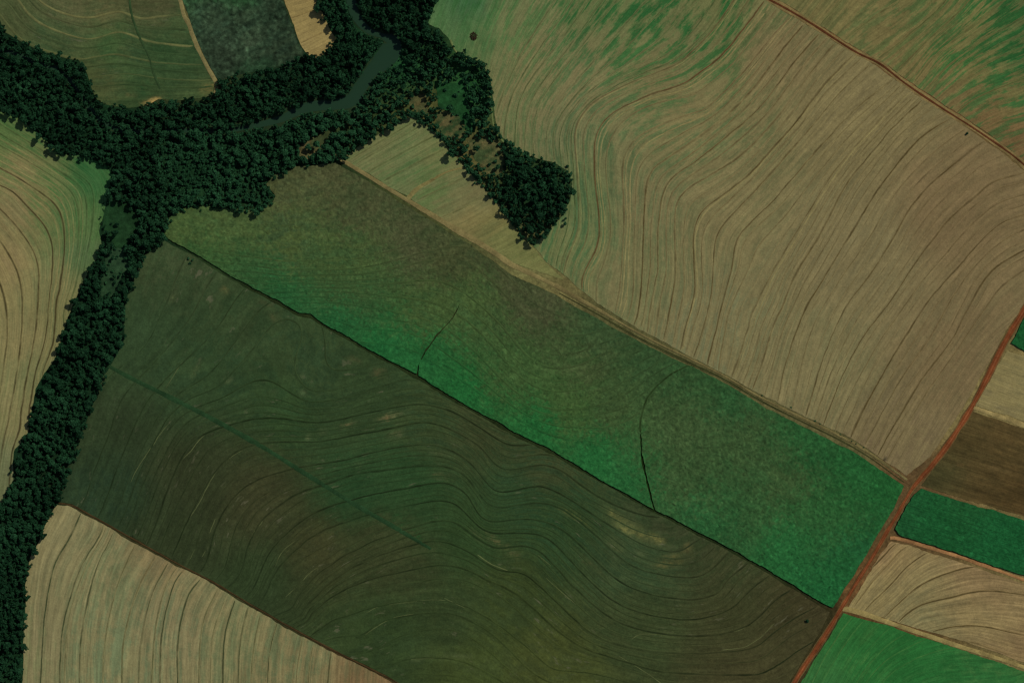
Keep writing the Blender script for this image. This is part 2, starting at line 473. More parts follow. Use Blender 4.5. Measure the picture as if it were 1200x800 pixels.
# ---- big terraced stubble field in the north-east
A_POLY = [(515, -150), (512, 0), (501, 28), (515, 33), (526, 45), (533, 58), (547, 67), (561, 72), (571, 82), (575, 97), (578, 122), (582, 148), (588, 160), (602, 173), (622, 184), (650, 190), (664, 199), (671, 216), (669, 236), (660, 252), (648, 265), (636, 278), (624, 287), (640, 306), (665, 326), (700, 355), (750, 386), (806, 416), (850, 439), (900, 467), (1000, 515), (1062, 558), (1090, 535), (1118, 495), (1144, 452), (1174, 396), (1197, 362), (1260, 262), (1200, 199), (1150, 161), (1100, 129), (1060, 102), (1030, 79), (1000, 63), (950, 32), (918, 13), (893, -2), (800, -150)]
A_CON = [(-6, [(575, 92), (588, 50), (615, 0)]), (-3, [(603, 165), (608, 120), (632, 80), (670, 30), (690, 0)]), (-1, [(640, 186), (640, 150), (660, 110), (700, 60), (745, 10)]),
 (0, [(657, 188), (655, 165), (662, 140), (690, 108), (730, 78), (770, 45), (805, 8), (812, 0)]),
 (1, [(660, 330), (664, 304), (678, 266), (677, 225), (675, 187), (673, 160), (677, 143), (690, 125), (703, 115), (727, 102), (760, 88), (793, 75), (820, 53), (843, 27), (860, 0)]),
 (2, [(682, 338), (682, 326), (690, 309), (700, 289), (702, 260), (697, 207), (697, 173), (700, 157), (713, 137), (733, 123), (767, 108), (800, 98), (823, 83), (843, 68), (867, 40), (890, 10), (897, 0)]),
 (3, [(722, 360), (726, 337), (730, 292), (732, 255), (730, 213), (731, 187), (742, 165), (760, 152), (793, 138), (827, 127), (843, 113), (870, 87), (897, 53), (923, 23), (930, 13)]),
 (4, [(748, 371), (752, 341), (753, 311), (754, 274), (757, 227), (763, 203), (777, 190), (807, 170), (850, 137), (880, 107), (910, 70), (940, 32)]),
 (5, [(759, 379), (763, 349), (771, 311), (771, 274), (777, 227), (790, 207), (823, 182), (860, 153), (893, 123), (927, 77), (958, 42)]),
 (6, [(782, 384), (784, 375), (791, 330), (791, 274), (792, 244), (802, 225), (832, 206), (862, 187), (905, 145), (940, 100), (975, 55)]),
 (7, [(799, 401), (804, 375), (814, 337), (812, 285), (816, 262), (825, 246), (847, 229), (870, 210), (890, 191), (930, 145), (965, 100), (1000, 66)]),
 (8, [(816, 412), (828, 375), (834, 345), (836, 304), (840, 277), (851, 259), (877, 232), (903, 202), (945, 155), (985, 108), (1018, 76)]),
 (9, [(830, 420), (840, 375), (847, 349), (859, 307), (862, 285), (881, 259), (903, 238), (945, 190), (1000, 130), (1045, 95)]),
 (10, [(860, 438), (872, 405), (888, 355), (905, 320), (917, 300), (937, 267), (955, 237), (975, 207), (1010, 165), (1065, 108)]),
 (11, [(883, 452), (893, 425), (907, 380), (917, 360), (930, 325), (952, 287), (980, 237), (1002, 202), (1040, 155), (1080, 118)]),
 (12, [(912, 468), (920, 430), (932, 390), (945, 360), (962, 332), (982, 297), (1007, 257), (1025, 227), (1045, 200), (1080, 162), (1112, 140)]),
 (13, [(945, 485), (962, 430), (982, 380), (997, 352), (1022, 317), (1047, 280), (1062, 252), (1085, 222), (1107, 202), (1150, 168)]),
 (14, [(965, 495), (985, 445), (1010, 397), (1040, 357), (1075, 305), (1097, 277), (1115, 255), (1147, 227), (1165, 212), (1200, 203)]),
 (15, [(998, 510), (1025, 455), (1060, 395), (1090, 350), (1125, 310), (1150, 282), (1175, 260), (1205, 250)]),
 (16, [(1030, 532), (1070, 460), (1120, 390), (1150, 332), (1175, 307), (1205, 290)]), (17, [(1050, 545), (1100, 460), (1150, 390), (1190, 350)])]
T, Gn = '74664a', '2d5a30'
A_S = [(1000, 300, '75674d', '6e624a'), (850, 250, '776a4e', '6c6348'), (1120, 240, '705d46', '6b5a43'), (1000, 130, '76684c', '6d6047'), (750, 240, '72674c', '626247'), (720, 330, '71684c', '666448'),
       (830, 380, '73684d', '68654d'), (950, 430, '75694e', '6c644a'), (1050, 520, '6e5f47', '6a5a45'), (1130, 430, '6e5c45', '695a43'), (800, 130, '74684b', '5d6245'), (900, 60, '74644a', '675c43'),
       (660, 160, '69674c', '505c41'), (630, 130, '70694d', '576242'), (600, 110, '746b4e', '636749'), (610, 60, '756b4d', '5e6745'), (650, 60, '6f694d', '3a5c39'), (590, 20, '6e6c4d', '4a6841'), (680, 120, '71694d', '5a6247'), (640, 90, '736a4d', '50613f'),
       (700, 20, '5e6443', '22542e'), (760, 20, '5e6443', '20522d'), (730, 70, '686648', '2d5a33'), (690, 90, '756a4e', '506242'), (800, 50, '646144', '25552f'), (840, 15, '626242', '22542e'), (780, 85, '6d6347', '465f3b'),
       (545, 10, '24583d', '1f5430'), (560, 40, '47653f', '3a603b'), (525, 35, '4f6a47', '41623f'), (580, 60, '6e6b4d', '5c6647'), (640, 290, '616645', '3f5f3d'), (655, 270, '6c6c4b', '4c6343'), (675, 240, '556142', '44583d'), (655, 320, '666647', '4c5c3f')]
LV = list(range(-1, 18))
field('terraced_stubble_field', 'large tan stubble field with curving terrace ridges beside the red road', A_POLY, A_S, M_FIELD, A_CON,
      lines=[([2], 1.1, 0.22, 0.7, '4a3420', 'terrace_ridge'), ([1, 3], 1.0, 0.22, 0.55, '463823', 'terrace_ridge'), ([4, 5, 6, 7, 8, 9, 10, 11, 12, 13, 14, 15, 16], 1.05, 0.22, 0.72, '42351e', 'terrace_ridge'),
             ([1.5, 2.45, 3.5, 4.5, 5.5, 6.5, 7.4, 9.5, 10.5, 11.5, 12.45, 13.5, 14.5, 15.45, 16.5], 0.85, 0.14, 0.45, '4a3d26', 'terrace_ridge'),
             ([9.25, 9.75, 10.25, 10.75, 11.3, 11.75, 12.2, 12.75, 13.25, 13.75, 14.2, 14.75, 15.2, 15.75, 16.2], 0.7, 0.1, 0.35, '4f422a', 'terrace_ridge'),
             ([-4.5, -3.7, -3, -2.3, -1.8, -0.9, -0.4, 0.05, 0.5, 0.8], 0.9, 0.15, 0.6, '2c4527', 'terrace_ridge'),
             ([1.1, 2.1, 2.22, 3.1, 3.25, 7.1, 10.1], 0.7, 0.08, 0.35, '857750', 'straw_windrow')])

# ---- field beyond the red track, north-east corner
B_POLY = [(820, -150), (905, -3), (921, 5), (952, 24), (1002, 56), (1032, 71), (1063, 94), (1103, 121), (1153, 153), (1203, 190), (1265, 250), (1360, 200), (1360, -150)]
B_CON = [(0, [(962, 27), (985, 2), (1000, -20)]), (2, [(1030, 68), (1060, 45), (1100, 10), (1115, -10)]), (4, [(1072, 97), (1100, 62), (1140, 30), (1170, 5)]), (6, [(1100, 115), (1130, 90), (1165, 70), (1200, 55)]), (8, [(1150, 155), (1175, 143), (1200, 136)]), (-2, [(930, 5), (945, -15)])]
B_S = [(960, 10, '6a5f40', '5f5a3c'), (1020, 30, '6b6041', '56593a'), (1060, 60, '6c5e40', '565a39'), (1110, 110, '6d5c40', '4c5a38'), (1100, 20, '665f3f', '4d5a38'), (1150, 60, '605c3c', '28502d'), (1190, 60, '4d5838', '1f4d2a'),
       (1190, 20, '54593a', '234e2b'), (1140, 20, '67613f', '2b5730'), (1180, 110, '645c3d', '2a5a33'), (1190, 165, '6a543b', '4b5435'), (1150, 140, '6a553b', '465434'), (1120, 80, '675e3e', '2f5a32')]
field('patchy_field', 'patchy tan and green field with slanting rows beyond the narrow red track', B_POLY, B_S, field_mat('patchy_rows', 0.2, 0.16, 0.47, 0.54, pfreq=4.5, blotch=0.08, palong=0.018, pw=0.82), B_CON, s=20,
      lines=[([0, 1.0, 2, 2.9, 4, 5, 6, 7, 8], 0.9, 0.15, 0.5, '2b4022', 'terrace_ridge')])

# ---- fields west of the forest belt
C_POLY = [(-150, 60), (0, 128), (25, 140), (58, 169), (75, 180), (104, 185), (124, 194), (131, 205), (128, 226), (122, 246), (117, 270), (119, 286), (114, 302), (100, 326), (86, 355), (78, 376), (72, 396), (64, 420), (50, 440), (41, 456), (36, 490), (32, 510), (18, 526), (15, 542), (15, 562), (0, 592), (-150, 760)]
C_CON = [(7, [(0, 145), (40, 170), (78, 196), (105, 215), (110, 237), (107, 275), (101, 303)]), (5.5, [(0, 170), (30, 187), (70, 212), (87, 230), (92, 255), (91, 290), (84, 328), (72, 370)]),
         (4, [(0, 197), (18, 207), (45, 224), (65, 240), (74, 260), (76, 295), (71, 340), (63, 400), (48, 437)]), (3, [(0, 217), (15, 224), (30, 240), (50, 262), (60, 282), (62, 305), (57, 340), (54, 390), (44, 430), (34, 475)]),
         (2, [(0, 245), (17, 262), (35, 287), (45, 312), (46, 350), (41, 395), (34, 440), (24, 500), (14, 525)]), (1, [(0, 282), (15, 307), (24, 332), (26, 365), (24, 400), (18, 440), (8, 500), (0, 545)]), (0, [(-12, 310), (3, 340), (8, 370), (8, 400), (2, 450), (-8, 500)]), (-2, [(-60, 330), (-40, 400), (-60, 480)])]
C_S = [(10, 310, '807050', '7a694d'), (15, 240, '79694d', '72674b'), (30, 400, '7e7151', '746a4c'), (20, 480, '7a7051', '706b4b'), (60, 330, '766d4d', '686648'), (80, 380, '6d6848', '616245'), (45, 440, '6e6a4b', '636447'), (10, 560, '65664d', '5e6147'),
       (90, 200, '2d5a36', '21502f'), (60, 205, '5f6443', '345932'), (110, 215, '315a37', '285431'), (100, 260, '49613d', '385832'), (80, 260, '616442', '48603d'), (105, 300, '4f6043', '475c3b'), (40, 160, '596440', '3c5c37'), (10, 150, '4f603b', '3c5a35'), (25, 200, '786a4c', '5f6442'), (45, 235, '6e6747', '51613d'), (-100, 350, '7b6c4d', '75684d')]
field('contour_stubble_field', 'tan stubble field with green fringe and bowed contour lines west of the forest belt', C_POLY, C_S, M_FIELD, C_CON, s=18,
      lines=[([0, 1, 2, 3, 4], 1.1, 0.25, 0.85, '332c1a', 'terrace_ridge'), ([5.5, 6.3, 7, -1], 1.0, 0.2, 0.6, '2a3e22', 'terrace_ridge'), ([4.45, 4.9, 3.5, 5.9], 0.8, 0.1, 0.4, '786f4c', 'straw_windrow')])

# ---- striped field bottom left
D_POLY = [(66, 591), (82, 593), (100, 603), (150, 631), (200, 659), (250, 685), (300, 715), (350, 743), (400, 769), (440, 789), (470, 805), (560, 860), (600, 950), (-20, 950), (26, 800), (29, 720), (31, 680), (37, 650), (50, 626), (59, 602)]
D_CON = [(0, [(28, 860), (30, 790), (32, 700), (42, 645), (64, 600)]), (1, [(45, 860), (47, 798), (51, 733), (62, 668), (81, 630), (91, 607)]), (2, [(69, 860), (70, 798), (74, 733), (85, 695), (100, 657), (122, 622)]), (3, [(94, 860), (94, 772), (99, 718), (110, 672), (130, 624)]),
         (4, [(120, 860), (121, 772), (129, 720), (141, 675), (158, 638)]), (5, [(163, 860), (164, 772), (169, 726), (181, 687), (200, 655)]), (6, [(188, 860), (188, 772), (192, 725), (204, 683), (216, 666)]), (7, [(209, 860), (208, 795), (209, 745), (221, 699), (235, 680)]),
         (9, [(258, 860), (261, 787), (265, 741), (277, 702)]), (9.7, [(278, 850), (281, 756), (290, 712)]), (11, [(312, 860), (315, 772), (324, 731)]), (13.5, [(382, 860), (384, 798), (388, 765)]), (15.5, [(440, 860), (440, 792)])]
D_S = [(60, 640, '7d7256', '756c52'), (40, 760, '786e54', '6f6c50'), (120, 680, '7b7256', '686a4f'), (120, 760, '787054', '656b52'), (200, 720, '7b7056', '646850'), (180, 650, '76654b', '6c604a'), (280, 740, '797053', '65674c'), (350, 770, '786c50', '62654b'), (430, 800, '745c44', '685a42'), (230, 690, '7c7054', '6d684e')]
field('striped_field', 'pale tan field with close green stripes along the dark forest belt', D_POLY, D_S, M_STRIPE, D_CON, step=5,
      lines=[([1, 2, 3, 5, 6, 7, 9, 9.7, 11, 13.5], 1.1, 0.18, 0.85, '25321f', 'terrace_ridge'), ([2.25, 4, 4.5, 5.6, 8, 8.5, 10.3, 12.2, 12.7, 14.4], 0.8, 0.12, 0.6, '44472e', 'terrace_ridge')])

# ---- dark fallow field
E_POLY = [(186, 287), (193, 281), (230, 302.5), (270, 327.5), (300, 342.5), (350, 371), (364, 372.5), (372, 378), (430, 412.5), (490, 444), (545, 478.5), (600, 508.5), (650, 533.5), (700, 563.5), (770, 602), (850, 643.5), (900, 671.5), (958, 707.5), (972, 717), (962, 740), (928, 794), (900, 850), (850, 950), (615, 950), (565, 856), (473, 802.5), (443, 786.5), (403, 766.5), (353, 740.5), (303, 712.5), (253, 682.5), (203, 656.5), (153, 628.5), (103, 600.5), (83, 591), (69, 588.5), (77, 565), (92, 520), (107, 480), (121, 441), (131, 427), (147, 396), (143, 376), (152, 340), (167, 302)]
E_CON = [(-4, [(170, 310), (150, 360)]), (-3.5, [(205, 300), (165, 400)]), (-3, [(130, 460), (100, 540), (86, 585)]), (-2.3, [(270, 340), (240, 385), (195, 430)]), (-1.5, [(185, 497), (160, 550), (138, 605)]), (-1.2, [(340, 385), (300, 420), (255, 460)]), (-1, [(362, 472), (400, 467), (437, 455), (475, 445)]),
 (0, [(192, 585), (215, 535), (242, 507), (310, 490), (375, 495), (425, 485), (475, 475), (500, 474), (537, 486), (575, 510), (597, 522)]), (1, [(212, 625), (230, 590), (255, 550), (285, 525), (330, 518), (375, 517), (412, 510), (450, 504), (487, 496), (512, 497), (537, 507), (562, 522), (577, 540), (590, 549), (610, 548), (636, 544), (660, 552)]),
 (2, [(240, 660), (258, 605), (290, 568), (340, 550), (400, 540), (430, 532), (462, 525), (500, 521), (525, 526), (550, 542), (570, 565), (582, 575), (605, 574), (635, 571), (665, 584), (703, 608), (750, 636), (781, 645), (800, 644), (812, 636)]),
 (3, [(280, 675), (297, 625), (320, 597), (355, 575), (382, 567), (412, 556), (450, 551), (487, 545), (525, 547), (545, 557), (557, 572), (570, 588), (584, 594), (600, 593), (627, 589), (660, 596), (699, 627), (736, 660), (774, 673), (815, 676), (837, 665)]),
 (4, [(300, 685), (318, 645), (355, 610), (390, 592), (430, 580), (475, 572), (512, 565), (532, 569), (550, 582), (560, 602), (575, 611), (617, 608), (650, 616), (672, 631), (699, 657), (732, 684), (774, 698), (819, 701), (845, 691), (850, 680)]),
 (5, [(310, 695), (325, 665), (360, 632), (400, 612), (451, 597), (500, 588), (522, 587), (541, 596), (570, 622), (594, 625), (632, 626), (655, 642), (676, 665), (710, 698), (744, 716), (781, 724), (819, 725), (856, 714), (873, 697)]),
 (6, [(340, 715), (365, 680), (420, 645), (484, 617), (527, 610), (551, 624), (580, 641), (608, 638), (636, 648), (680, 693), (717, 723), (751, 737), (796, 744), (845, 742), (882, 729), (903, 708)]),
 (7, [(355, 722), (390, 680), (440, 652), (490, 636), (518, 634), (551, 648), (584, 669), (612, 672), (646, 700), (687, 738), (725, 755), (774, 763), (837, 764), (882, 759), (907, 740)]),
 (8, [(350, 730), (380, 703), (427, 681), (475, 669), (522, 662), (560, 672), (608, 697), (650, 735), (684, 758), (736, 775), (777, 787), (837, 790), (890, 789)]), (9, [(380, 733), (427, 714), (475, 705), (522, 704), (560, 719), (600, 745), (650, 785)]),
 (9.5, [(427, 743), (456, 724), (522, 717), (556, 729), (584, 748), (615, 780)]), (10.5, [(455, 780), (480, 771), (537, 774), (575, 790)]), (12, [(500, 830), (560, 835)])]
E_S = [(220, 320, '37412c', '313e29'), (170, 390, '2f3f2a', '2a3c28'), (280, 380, '323f29', '2d3c27'), (350, 420, '324029', '2b3b27'), (330, 470, '293d25', '253a24'), (430, 470, '2f3e27', '293a25'), (250, 440, '2b3e28', '273b27'), (200, 430, '2d3f29', '293c28'),
       (500, 500, '344028', '2d3c27'), (560, 500, '3a3f29', '313a25'), (640, 540, '383e28', '2e3b27'), (480, 570, '233c24', '223c24'), (550, 620, '2b3c23', '273b23'), (600, 580, '293e27', '253c27'), (420, 585, '233c25', '203b24'), (650, 620, '293d25', '233a25'),
       (140, 500, '2b3624', '2a3423'), (130, 580, '283625', '253425'), (220, 560, '2e3322', '2d3221'), (300, 580, '363624', '323322'), (380, 640, '373723', '333422'), (450, 650, '343824', '303622'), (300, 680, '2d3824', '2b3622'), (450, 740, '2d3a22', '2b3822'), (520, 710, '303a23', '2d3822'), (600, 700, '333c21', '303a22'),
       (560, 790, '3a4324', '374024'), (650, 780, '3e4324', '393f24'), (750, 730, '373e27', '313a24'), (750, 660, '37442d', '30402b'), (850, 720, '38382400'[:6], '373824'), (880, 780, '423e29', '3e3a27'), (930, 730, '38352300'[:6], '373421'), (850, 660, '3a3c28', '323824'), (960, 725, '413a28', '383222'), (800, 620, '373c29', '2f3824'), (200, 640, '2d3422', '2b3221')]
E_SP = [(740, 620, 22, 6, 28, '7c7447', .75), (770, 632, 12, 4, 30, '7c7447', .65), (720, 602, 14, 4, 35, '6d6a42', .7), (722, 638, 12, 4, 40, '6f6a44', .6), (785, 657, 16, 5, -12, '75663f', .7), (807, 643, 6, 5, -40, '6c5e3e', .6), (750, 650, 8, 4, 20, '666849', .5), (680, 608, 16, 4, 35, '55552f', .7), (665, 600, 12, 4, 25, '5e5c36', .5),
        (265, 340, 5, 4, 0, '6d6240', .7), (200, 349, 5, 3, -35, '565a3e', .6), (267, 445, 5, 3, -40, '646448', .8), (229, 432, 3, 10, 28, '5a5a3c', .7), (355, 441, 4, 3, 0, '5a5f44', .6), (415, 422, 8, 3, 10, '57533a', .6), (445, 438, 8, 5, 20, '584a34', .6), (460, 486, 14, 3, -10, '6a6a4b', .75), (450, 489, 10, 3, -8, '634f38', .5), (407, 498, 8, 2.5, -15, '5f583e', .6), (378, 506, 4, 3, 0, '5b6045', .6), (362, 512, 2.5, 4, 0, '545b40', .6), (355, 460, 4, 3, 0, '4e573e', .6), (320, 460, 4, 3, -30, '4f583e', .5), (465, 508, 8, 4, 0, '56503a', .5), (500, 510, 8, 3, 5, '4d5438', .6), (518, 532, 12, 3, 12, '54563c', .5), (460, 514, 9, 2.5, -8, '57573e', .5), (420, 545, 6, 2.5, 0, '4c4e36', .4), (310, 355, 7, 2, 25, '5e4f38', .6), (325, 374, 7, 3, 30, '644e38', .6),
        (540, 770, 18, 3, 0, '5d6144', .6), (484, 771, 8, 3, 0, '545a40', .6), (590, 640, 26, 4, 35, '544f35', .6), (560, 628, 12, 3, 35, '54513a', .5), (515, 557, 12, 4, 5, '4b4730', .5), (690, 660, 30, 8, 40, '40422a', .5), (630, 560, 24, 7, 10, '40402a', .4), (470, 610, 16, 6, 32, '1a4226', .6), (490, 628, 8, 4, 32, '194627', .7)]
E_OBJ = field('fallow_field', 'broad dark olive fallow field with winding terrace lines below the green crop', E_POLY, E_S, M_DARK, E_CON, step=3.6, splats=E_SP, s=24,
      lines=[([0, 1, 2, 3, 4, 5, 6, 7, 8], 1.0, 0.22, 0.72, '131d0f', 'terrace_ridge'), ([-1, 9, 9.5, 10.5, -0.45, 0.5, 11.3, 2.5, 6.5, 7.5, -3.3, -2.7, -2.1, -1.6, -1.3, -0.7], 0.8, 0.12, 0.5, '1a2413', 'terrace_ridge'), ([-0.2, 0.25, 0.75, 1.3, 1.6, 2.25, 2.75, 3.3, 3.6, 4.4, 4.7, 5.4, 5.7, 6.25, 7.2, 8.4, 10, 10.9], 0.6, 0.08, 0.35, '1c2613', 'terrace_ridge')])
for l_ in ([(212, 626), (221, 607), (233, 588), (242, 572), (254, 552), (268, 537), (284, 527)], [(215, 537), (222, 530), (233, 516), (241, 508)], [(153, 565), (157, 555), (163, 544), (175, 526), (180, 520), (187, 509), (198, 497)], [(297, 624), (304, 616), (313, 604), (322, 597)],
           [(322, 663), (328, 650), (337, 640), (346, 633)], [(355, 680), (362, 672), (372, 665)], [(428, 744), (440, 735), (455, 727), (468, 722), (485, 719)], [(428, 718), (445, 710), (470, 706), (500, 703), (522, 703)], [(245, 624), (249, 614), (252, 607)], [(237, 653), (241, 645)], [(194, 455), (204, 438), (214, 424)],
           [(740, 748), (752, 742), (770, 743)], [(845, 761), (860, 760), (875, 757), (890, 748), (900, 738), (908, 730)], [(725, 768), (745, 780), (765, 793), (790, 812)], [(640, 677), (660, 695), (690, 720)], [(520, 700), (545, 712)], [(222, 655), (230, 640)], [(480, 772), (500, 771), (522, 771)],
           [(845, 742), (865, 738), (880, 730)], [(560, 650), (575, 660), (595, 668)], [(630, 650), (645, 662)], [(335, 700), (345, 690)]):
    l = smooth(l_, 2.5)
    ridge(E_OBJ, l, 0.5, 0.08, 0.5, '5e6142', 'straw_windrow', E_S, 24)

# ---- tall green crop (three stands parted by sprayer gaps), with shallow contour furrows
F_CON = [(0, [(400, 250), (440, 240), (480, 232)]), (1, [(300, 290), (440, 285), (480, 272), (540, 262)]), (2, [(330, 318), (420, 315), (490, 297), (540, 288), (580, 310), (615, 345), (650, 368), (690, 375)]), (3, [(300, 330), (380, 330), (450, 330), (510, 325), (550, 342), (590, 378), (630, 420), (670, 425), (705, 410)]),
         (4, [(330, 350), (400, 348), (470, 358), (520, 372), (560, 402), (600, 445), (640, 468), (690, 465), (725, 450)]), (5, [(420, 385), (480, 390), (520, 412), (560, 442), (610, 482), (660, 500), (720, 497), (745, 485)]), (6, [(480, 430), (540, 462), (600, 497), (650, 522), (720, 535)]), (7.5, [(900, 500), (1000, 560)]), (10, [(800, 560), (950, 660)])]
F_S = [(215, 265, '42512f', '3b4d2e'), (260, 262, '465432', '3c4c2e'), (230, 290, '2c4b2b', '284929'), (330, 222, '474b31', '404630'), (380, 205, '454630', '3d422c'), (420, 240, '444630', '3b422c'), (330, 290, '44502f', '394930'), (400, 300, '41502f', '374a2d'), (480, 275, '434530', '3a412b'), (540, 300, '40432c', '383f29'),
       (330, 345, '1c4d2e', '1a4b2b'), (300, 325, '29492c', '264729'), (390, 372, '17502f', '154d2c'), (450, 402, '15552f', '14512d'), (400, 340, '33492c', '2d472b'), (500, 360, '3f4f2e', '364a2c'), (560, 360, '3e4f2e', '374b2d'), (620, 350, '424430', '3a402b'), (600, 320, '40422c', '393d29'),
       (500, 430, '1a542e', '17512d'), (550, 462, '15582f', '14552d'), (620, 500, '16562e', '14532c'), (600, 440, '3b4f2e', '324a2b'), (680, 420, '3d482e', '344529'), (660, 470, '38502d', '304b2a'), (700, 535, '18562f', '16532d'), (740, 580, '1d5530', '1a522e'), (720, 480, '3a4a2d', '32462b'), (700, 385, '34452c', '2b412a'),
       (770, 420, '2e452b', '294229'), (830, 440, '2b482b', '27462a'), (860, 460, '264a2d', '234a2c'), (800, 500, '3a4b2f', '33482d'), (800, 570, '374a2e', '30482c'), (870, 520, '36492d', '2f472c'), (860, 600, '2c4b2d', '284a2c'), (830, 610, '1f4f2e', '1c4d2d'), (920, 560, '34492d', '2c472b'), (950, 520, '1f4c2b', '1c4a2a'),
       (1000, 545, '1a4e2b', '184c29'), (1040, 575, '184d29', '164b28'), (980, 600, '254f2d', '214d2b'), (920, 650, '1b542f', '19512d'), (970, 690, '165430', '14522e'), (1010, 640, '185030', '164e2c')]
F_TOP = [(415, 203), (470, 237), (525, 270), (600, 322), (650, 345), (700, 374), (760, 406), (812, 430)]
F1 = [(193, 276), (193, 268), (199, 255), (211, 246), (236, 241), (268, 244), (302, 247), (319, 239), (323, 230), (312, 216), (322, 206), (346, 195), (394, 191), (415, 203), (470, 237), (525, 270), (552, 287), (546, 345), (530, 372), (512, 392), (498, 412), (491, 426), (488, 438), (430, 408), (372, 374), (364, 368), (351, 367), (300, 338), (270, 323), (230, 298)]
F2 = [(550.5, 286), (600, 322), (650, 345), (700, 374), (760, 406), (811, 430), (792, 436), (776, 448), (761, 468), (751.2, 496), (750.3, 512), (750.3, 530), (757, 565), (765, 596), (700, 559), (650, 529), (600, 504), (545, 474), (489.6, 439.5), (491.8, 426), (498.8, 412.3), (512.7, 392.5), (530.6, 372.4), (544.5, 344)]
F3 = [(810, 429), (850, 449), (900, 479), (1000, 529), (1059, 569), (1049, 594), (1037, 612), (1020, 641), (976, 712), (958, 703), (900, 667), (850, 639), (770, 598), (768, 597), (759.4, 565), (752.4, 530), (751.6, 512), (750.6, 496), (759.5, 467), (775, 447), (790, 435)]
field('crop_stand', 'tall green crop at the forest end of the long parcel, dull along its upper side', F1, F_S, M_CROP, F_CON, step=2.6, crop=1.5, relief=0.13, jit=0.5, s=22, groove=(1.6, 0.25, 0.05), vjit=7.0, vbright=0.10, lines=[([1.5, 2, 2.4, 2.8, 3.1, 3.4, 3.7, 4, 4.3, 4.6, 5, 5.5], 0.75, 0.06, 0.35, '1c2c17', 'furrow')], kind='stuff', cat='crop')
field('crop_stand', 'middle stretch of tall green crop bounded by two dark curved gaps', F2, F_S, M_CROP, F_CON, step=2.6, crop=1.44, relief=0.13, jit=0.4, s=22, groove=(1.6, 0.25, 0.05), vjit=7.0, vbright=0.10, lines=[([1.5, 2, 2.4, 2.8, 3.1, 3.4, 3.7, 4, 4.3, 4.6, 5, 5.5], 0.75, 0.06, 0.35, '1c2c17', 'furrow')], kind='stuff', cat='crop')
F3_OBJ = field('crop_stand', 'tall speckled green crop reaching the red road at its far end', F3, F_S, M_CROP, F_CON, step=2.6, crop=1.5, relief=0.16, jit=0.4, s=22, vjit=9.0, vbright=0.14, kind='stuff', cat='crop')

ridge(F3_OBJ, smooth([(751, 508), (750.5, 496), (759, 467), (774.5, 447), (790.5, 435), (808, 428)], 3), 1.0, 0.08, 0.8, '18260f', 'furrow', F_S, 22, 1.5)

# ---- plots east of the road
field('crop_stand', 'deep green crop tip between the red road and a tan plot', [(1199, 374), (1185, 402), (1203, 412), (1300, 448), (1360, 460), (1360, 300), (1262, 268)], [(1195, 400, '124a2a', '114828')], M_CROP, step=3, crop=1.6, relief=0.14, vbright=0.1, kind='stuff', cat='crop')
R2S = [(1170, 440, '7b6c4c', '736648'), (1200, 460, '7c6e4f', '70654a'), (1160, 470, '7a6c4d', '70634a')]
field('tan_plot', 'narrow tan stubble plot between the deep green tip and the brown plot', [(1181, 411), (1203, 418), (1300, 452), (1360, 468), (1360, 548), (1300, 528), (1200, 493), (1142, 473), (1150, 458), (1168, 428)], R2S, M_FIELD, [(0, [(1180, 412), (1300, 455)]), (3, [(1142, 474), (1300, 530)])])
R3S = [(1120, 530, '4b3d26', '433722'), (1180, 530, '4e3e27', '453823'), (1150, 570, '4a3b25', '413521'), (1110, 555, '3c3924', '353320'), (1200, 580, '4a3923', '41331f')]
field('brown_plot', 'dark brown ploughed plot between a tan plot and a deep green crop', [(1139, 481), (1200, 502), (1300, 537), (1360, 556), (1360, 658), (1300, 637), (1200, 604), (1140, 587), (1079, 569), (1096, 545), (1118, 512)], R3S, field_mat('ploughed_soil', 0.22, 0.2, sfreq=6), [(0, [(1137, 482), (1300, 540)]), (4, [(1080, 570), (1200, 606), (1300, 638)])], step=4,
      splats=[(1170, 550, 22, 2.5, 15, '665338', .7), (1190, 500, 16, 2, 20, '6a5a3e', .5), (1130, 545, 12, 2, 10, '5c4a30', .6)])
field('crop_stand', 'deep green crop strip between the brown plot and the tan stubble', [(1080, 573), (1140, 591), (1200, 609), (1300, 642), (1360, 662), (1360, 734), (1300, 711), (1200, 674), (1130, 650), (1055, 627), (1049, 620), (1056, 603), (1070, 580)], [(1100, 610, '0f4b2a', '0e4928'), (1180, 640, '0f4d2c', '0e4a2a'), (1060, 605, '15472a', '134528'), (1120, 585, '184829', '164628')], M_CROP, [(0, [(1080, 573), (1200, 609), (1300, 642)]), (4, [(1055, 627), (1200, 674), (1300, 711)])], lines=[([0.5, 1, 1.5, 2, 2.5, 3, 3.5], 0.6, 0.06, 0.35, '0c3219', 'furrow')], step=2.8, crop=1.7, relief=0.14, vbright=0.12, vjit=6, kind='stuff', cat='crop')
G_CON = [(0, [(998, 705), (1012, 677), (1036, 652), (1046, 641)]), (1, [(1015, 711), (1047, 682), (1062, 665), (1082, 650)]), (2, [(1040, 720), (1070, 692), (1095, 677), (1128, 666)]), (3, [(1053, 727), (1075, 710), (1112, 700), (1150, 692), (1200, 695)]), (4.2, [(1092, 740), (1112, 735), (1150, 734), (1200, 744)]), (5.2, [(1130, 752), (1200, 772)]), (2.4, [(1150, 675), (1200, 684)])]
G_S = [(1030, 690, '837251', '796a4d'), (1080, 700, '827152', '776a4e'), (1060, 660, '836f50', '7b674b'), (1150, 680, '80684e', '786249'), (1150, 715, '826f50', '79684c'), (1190, 760, '7f684c', '765f47'), (1080, 725, '756a4e', '6c654b'), (1030, 640, '86694f', '7e634b')]
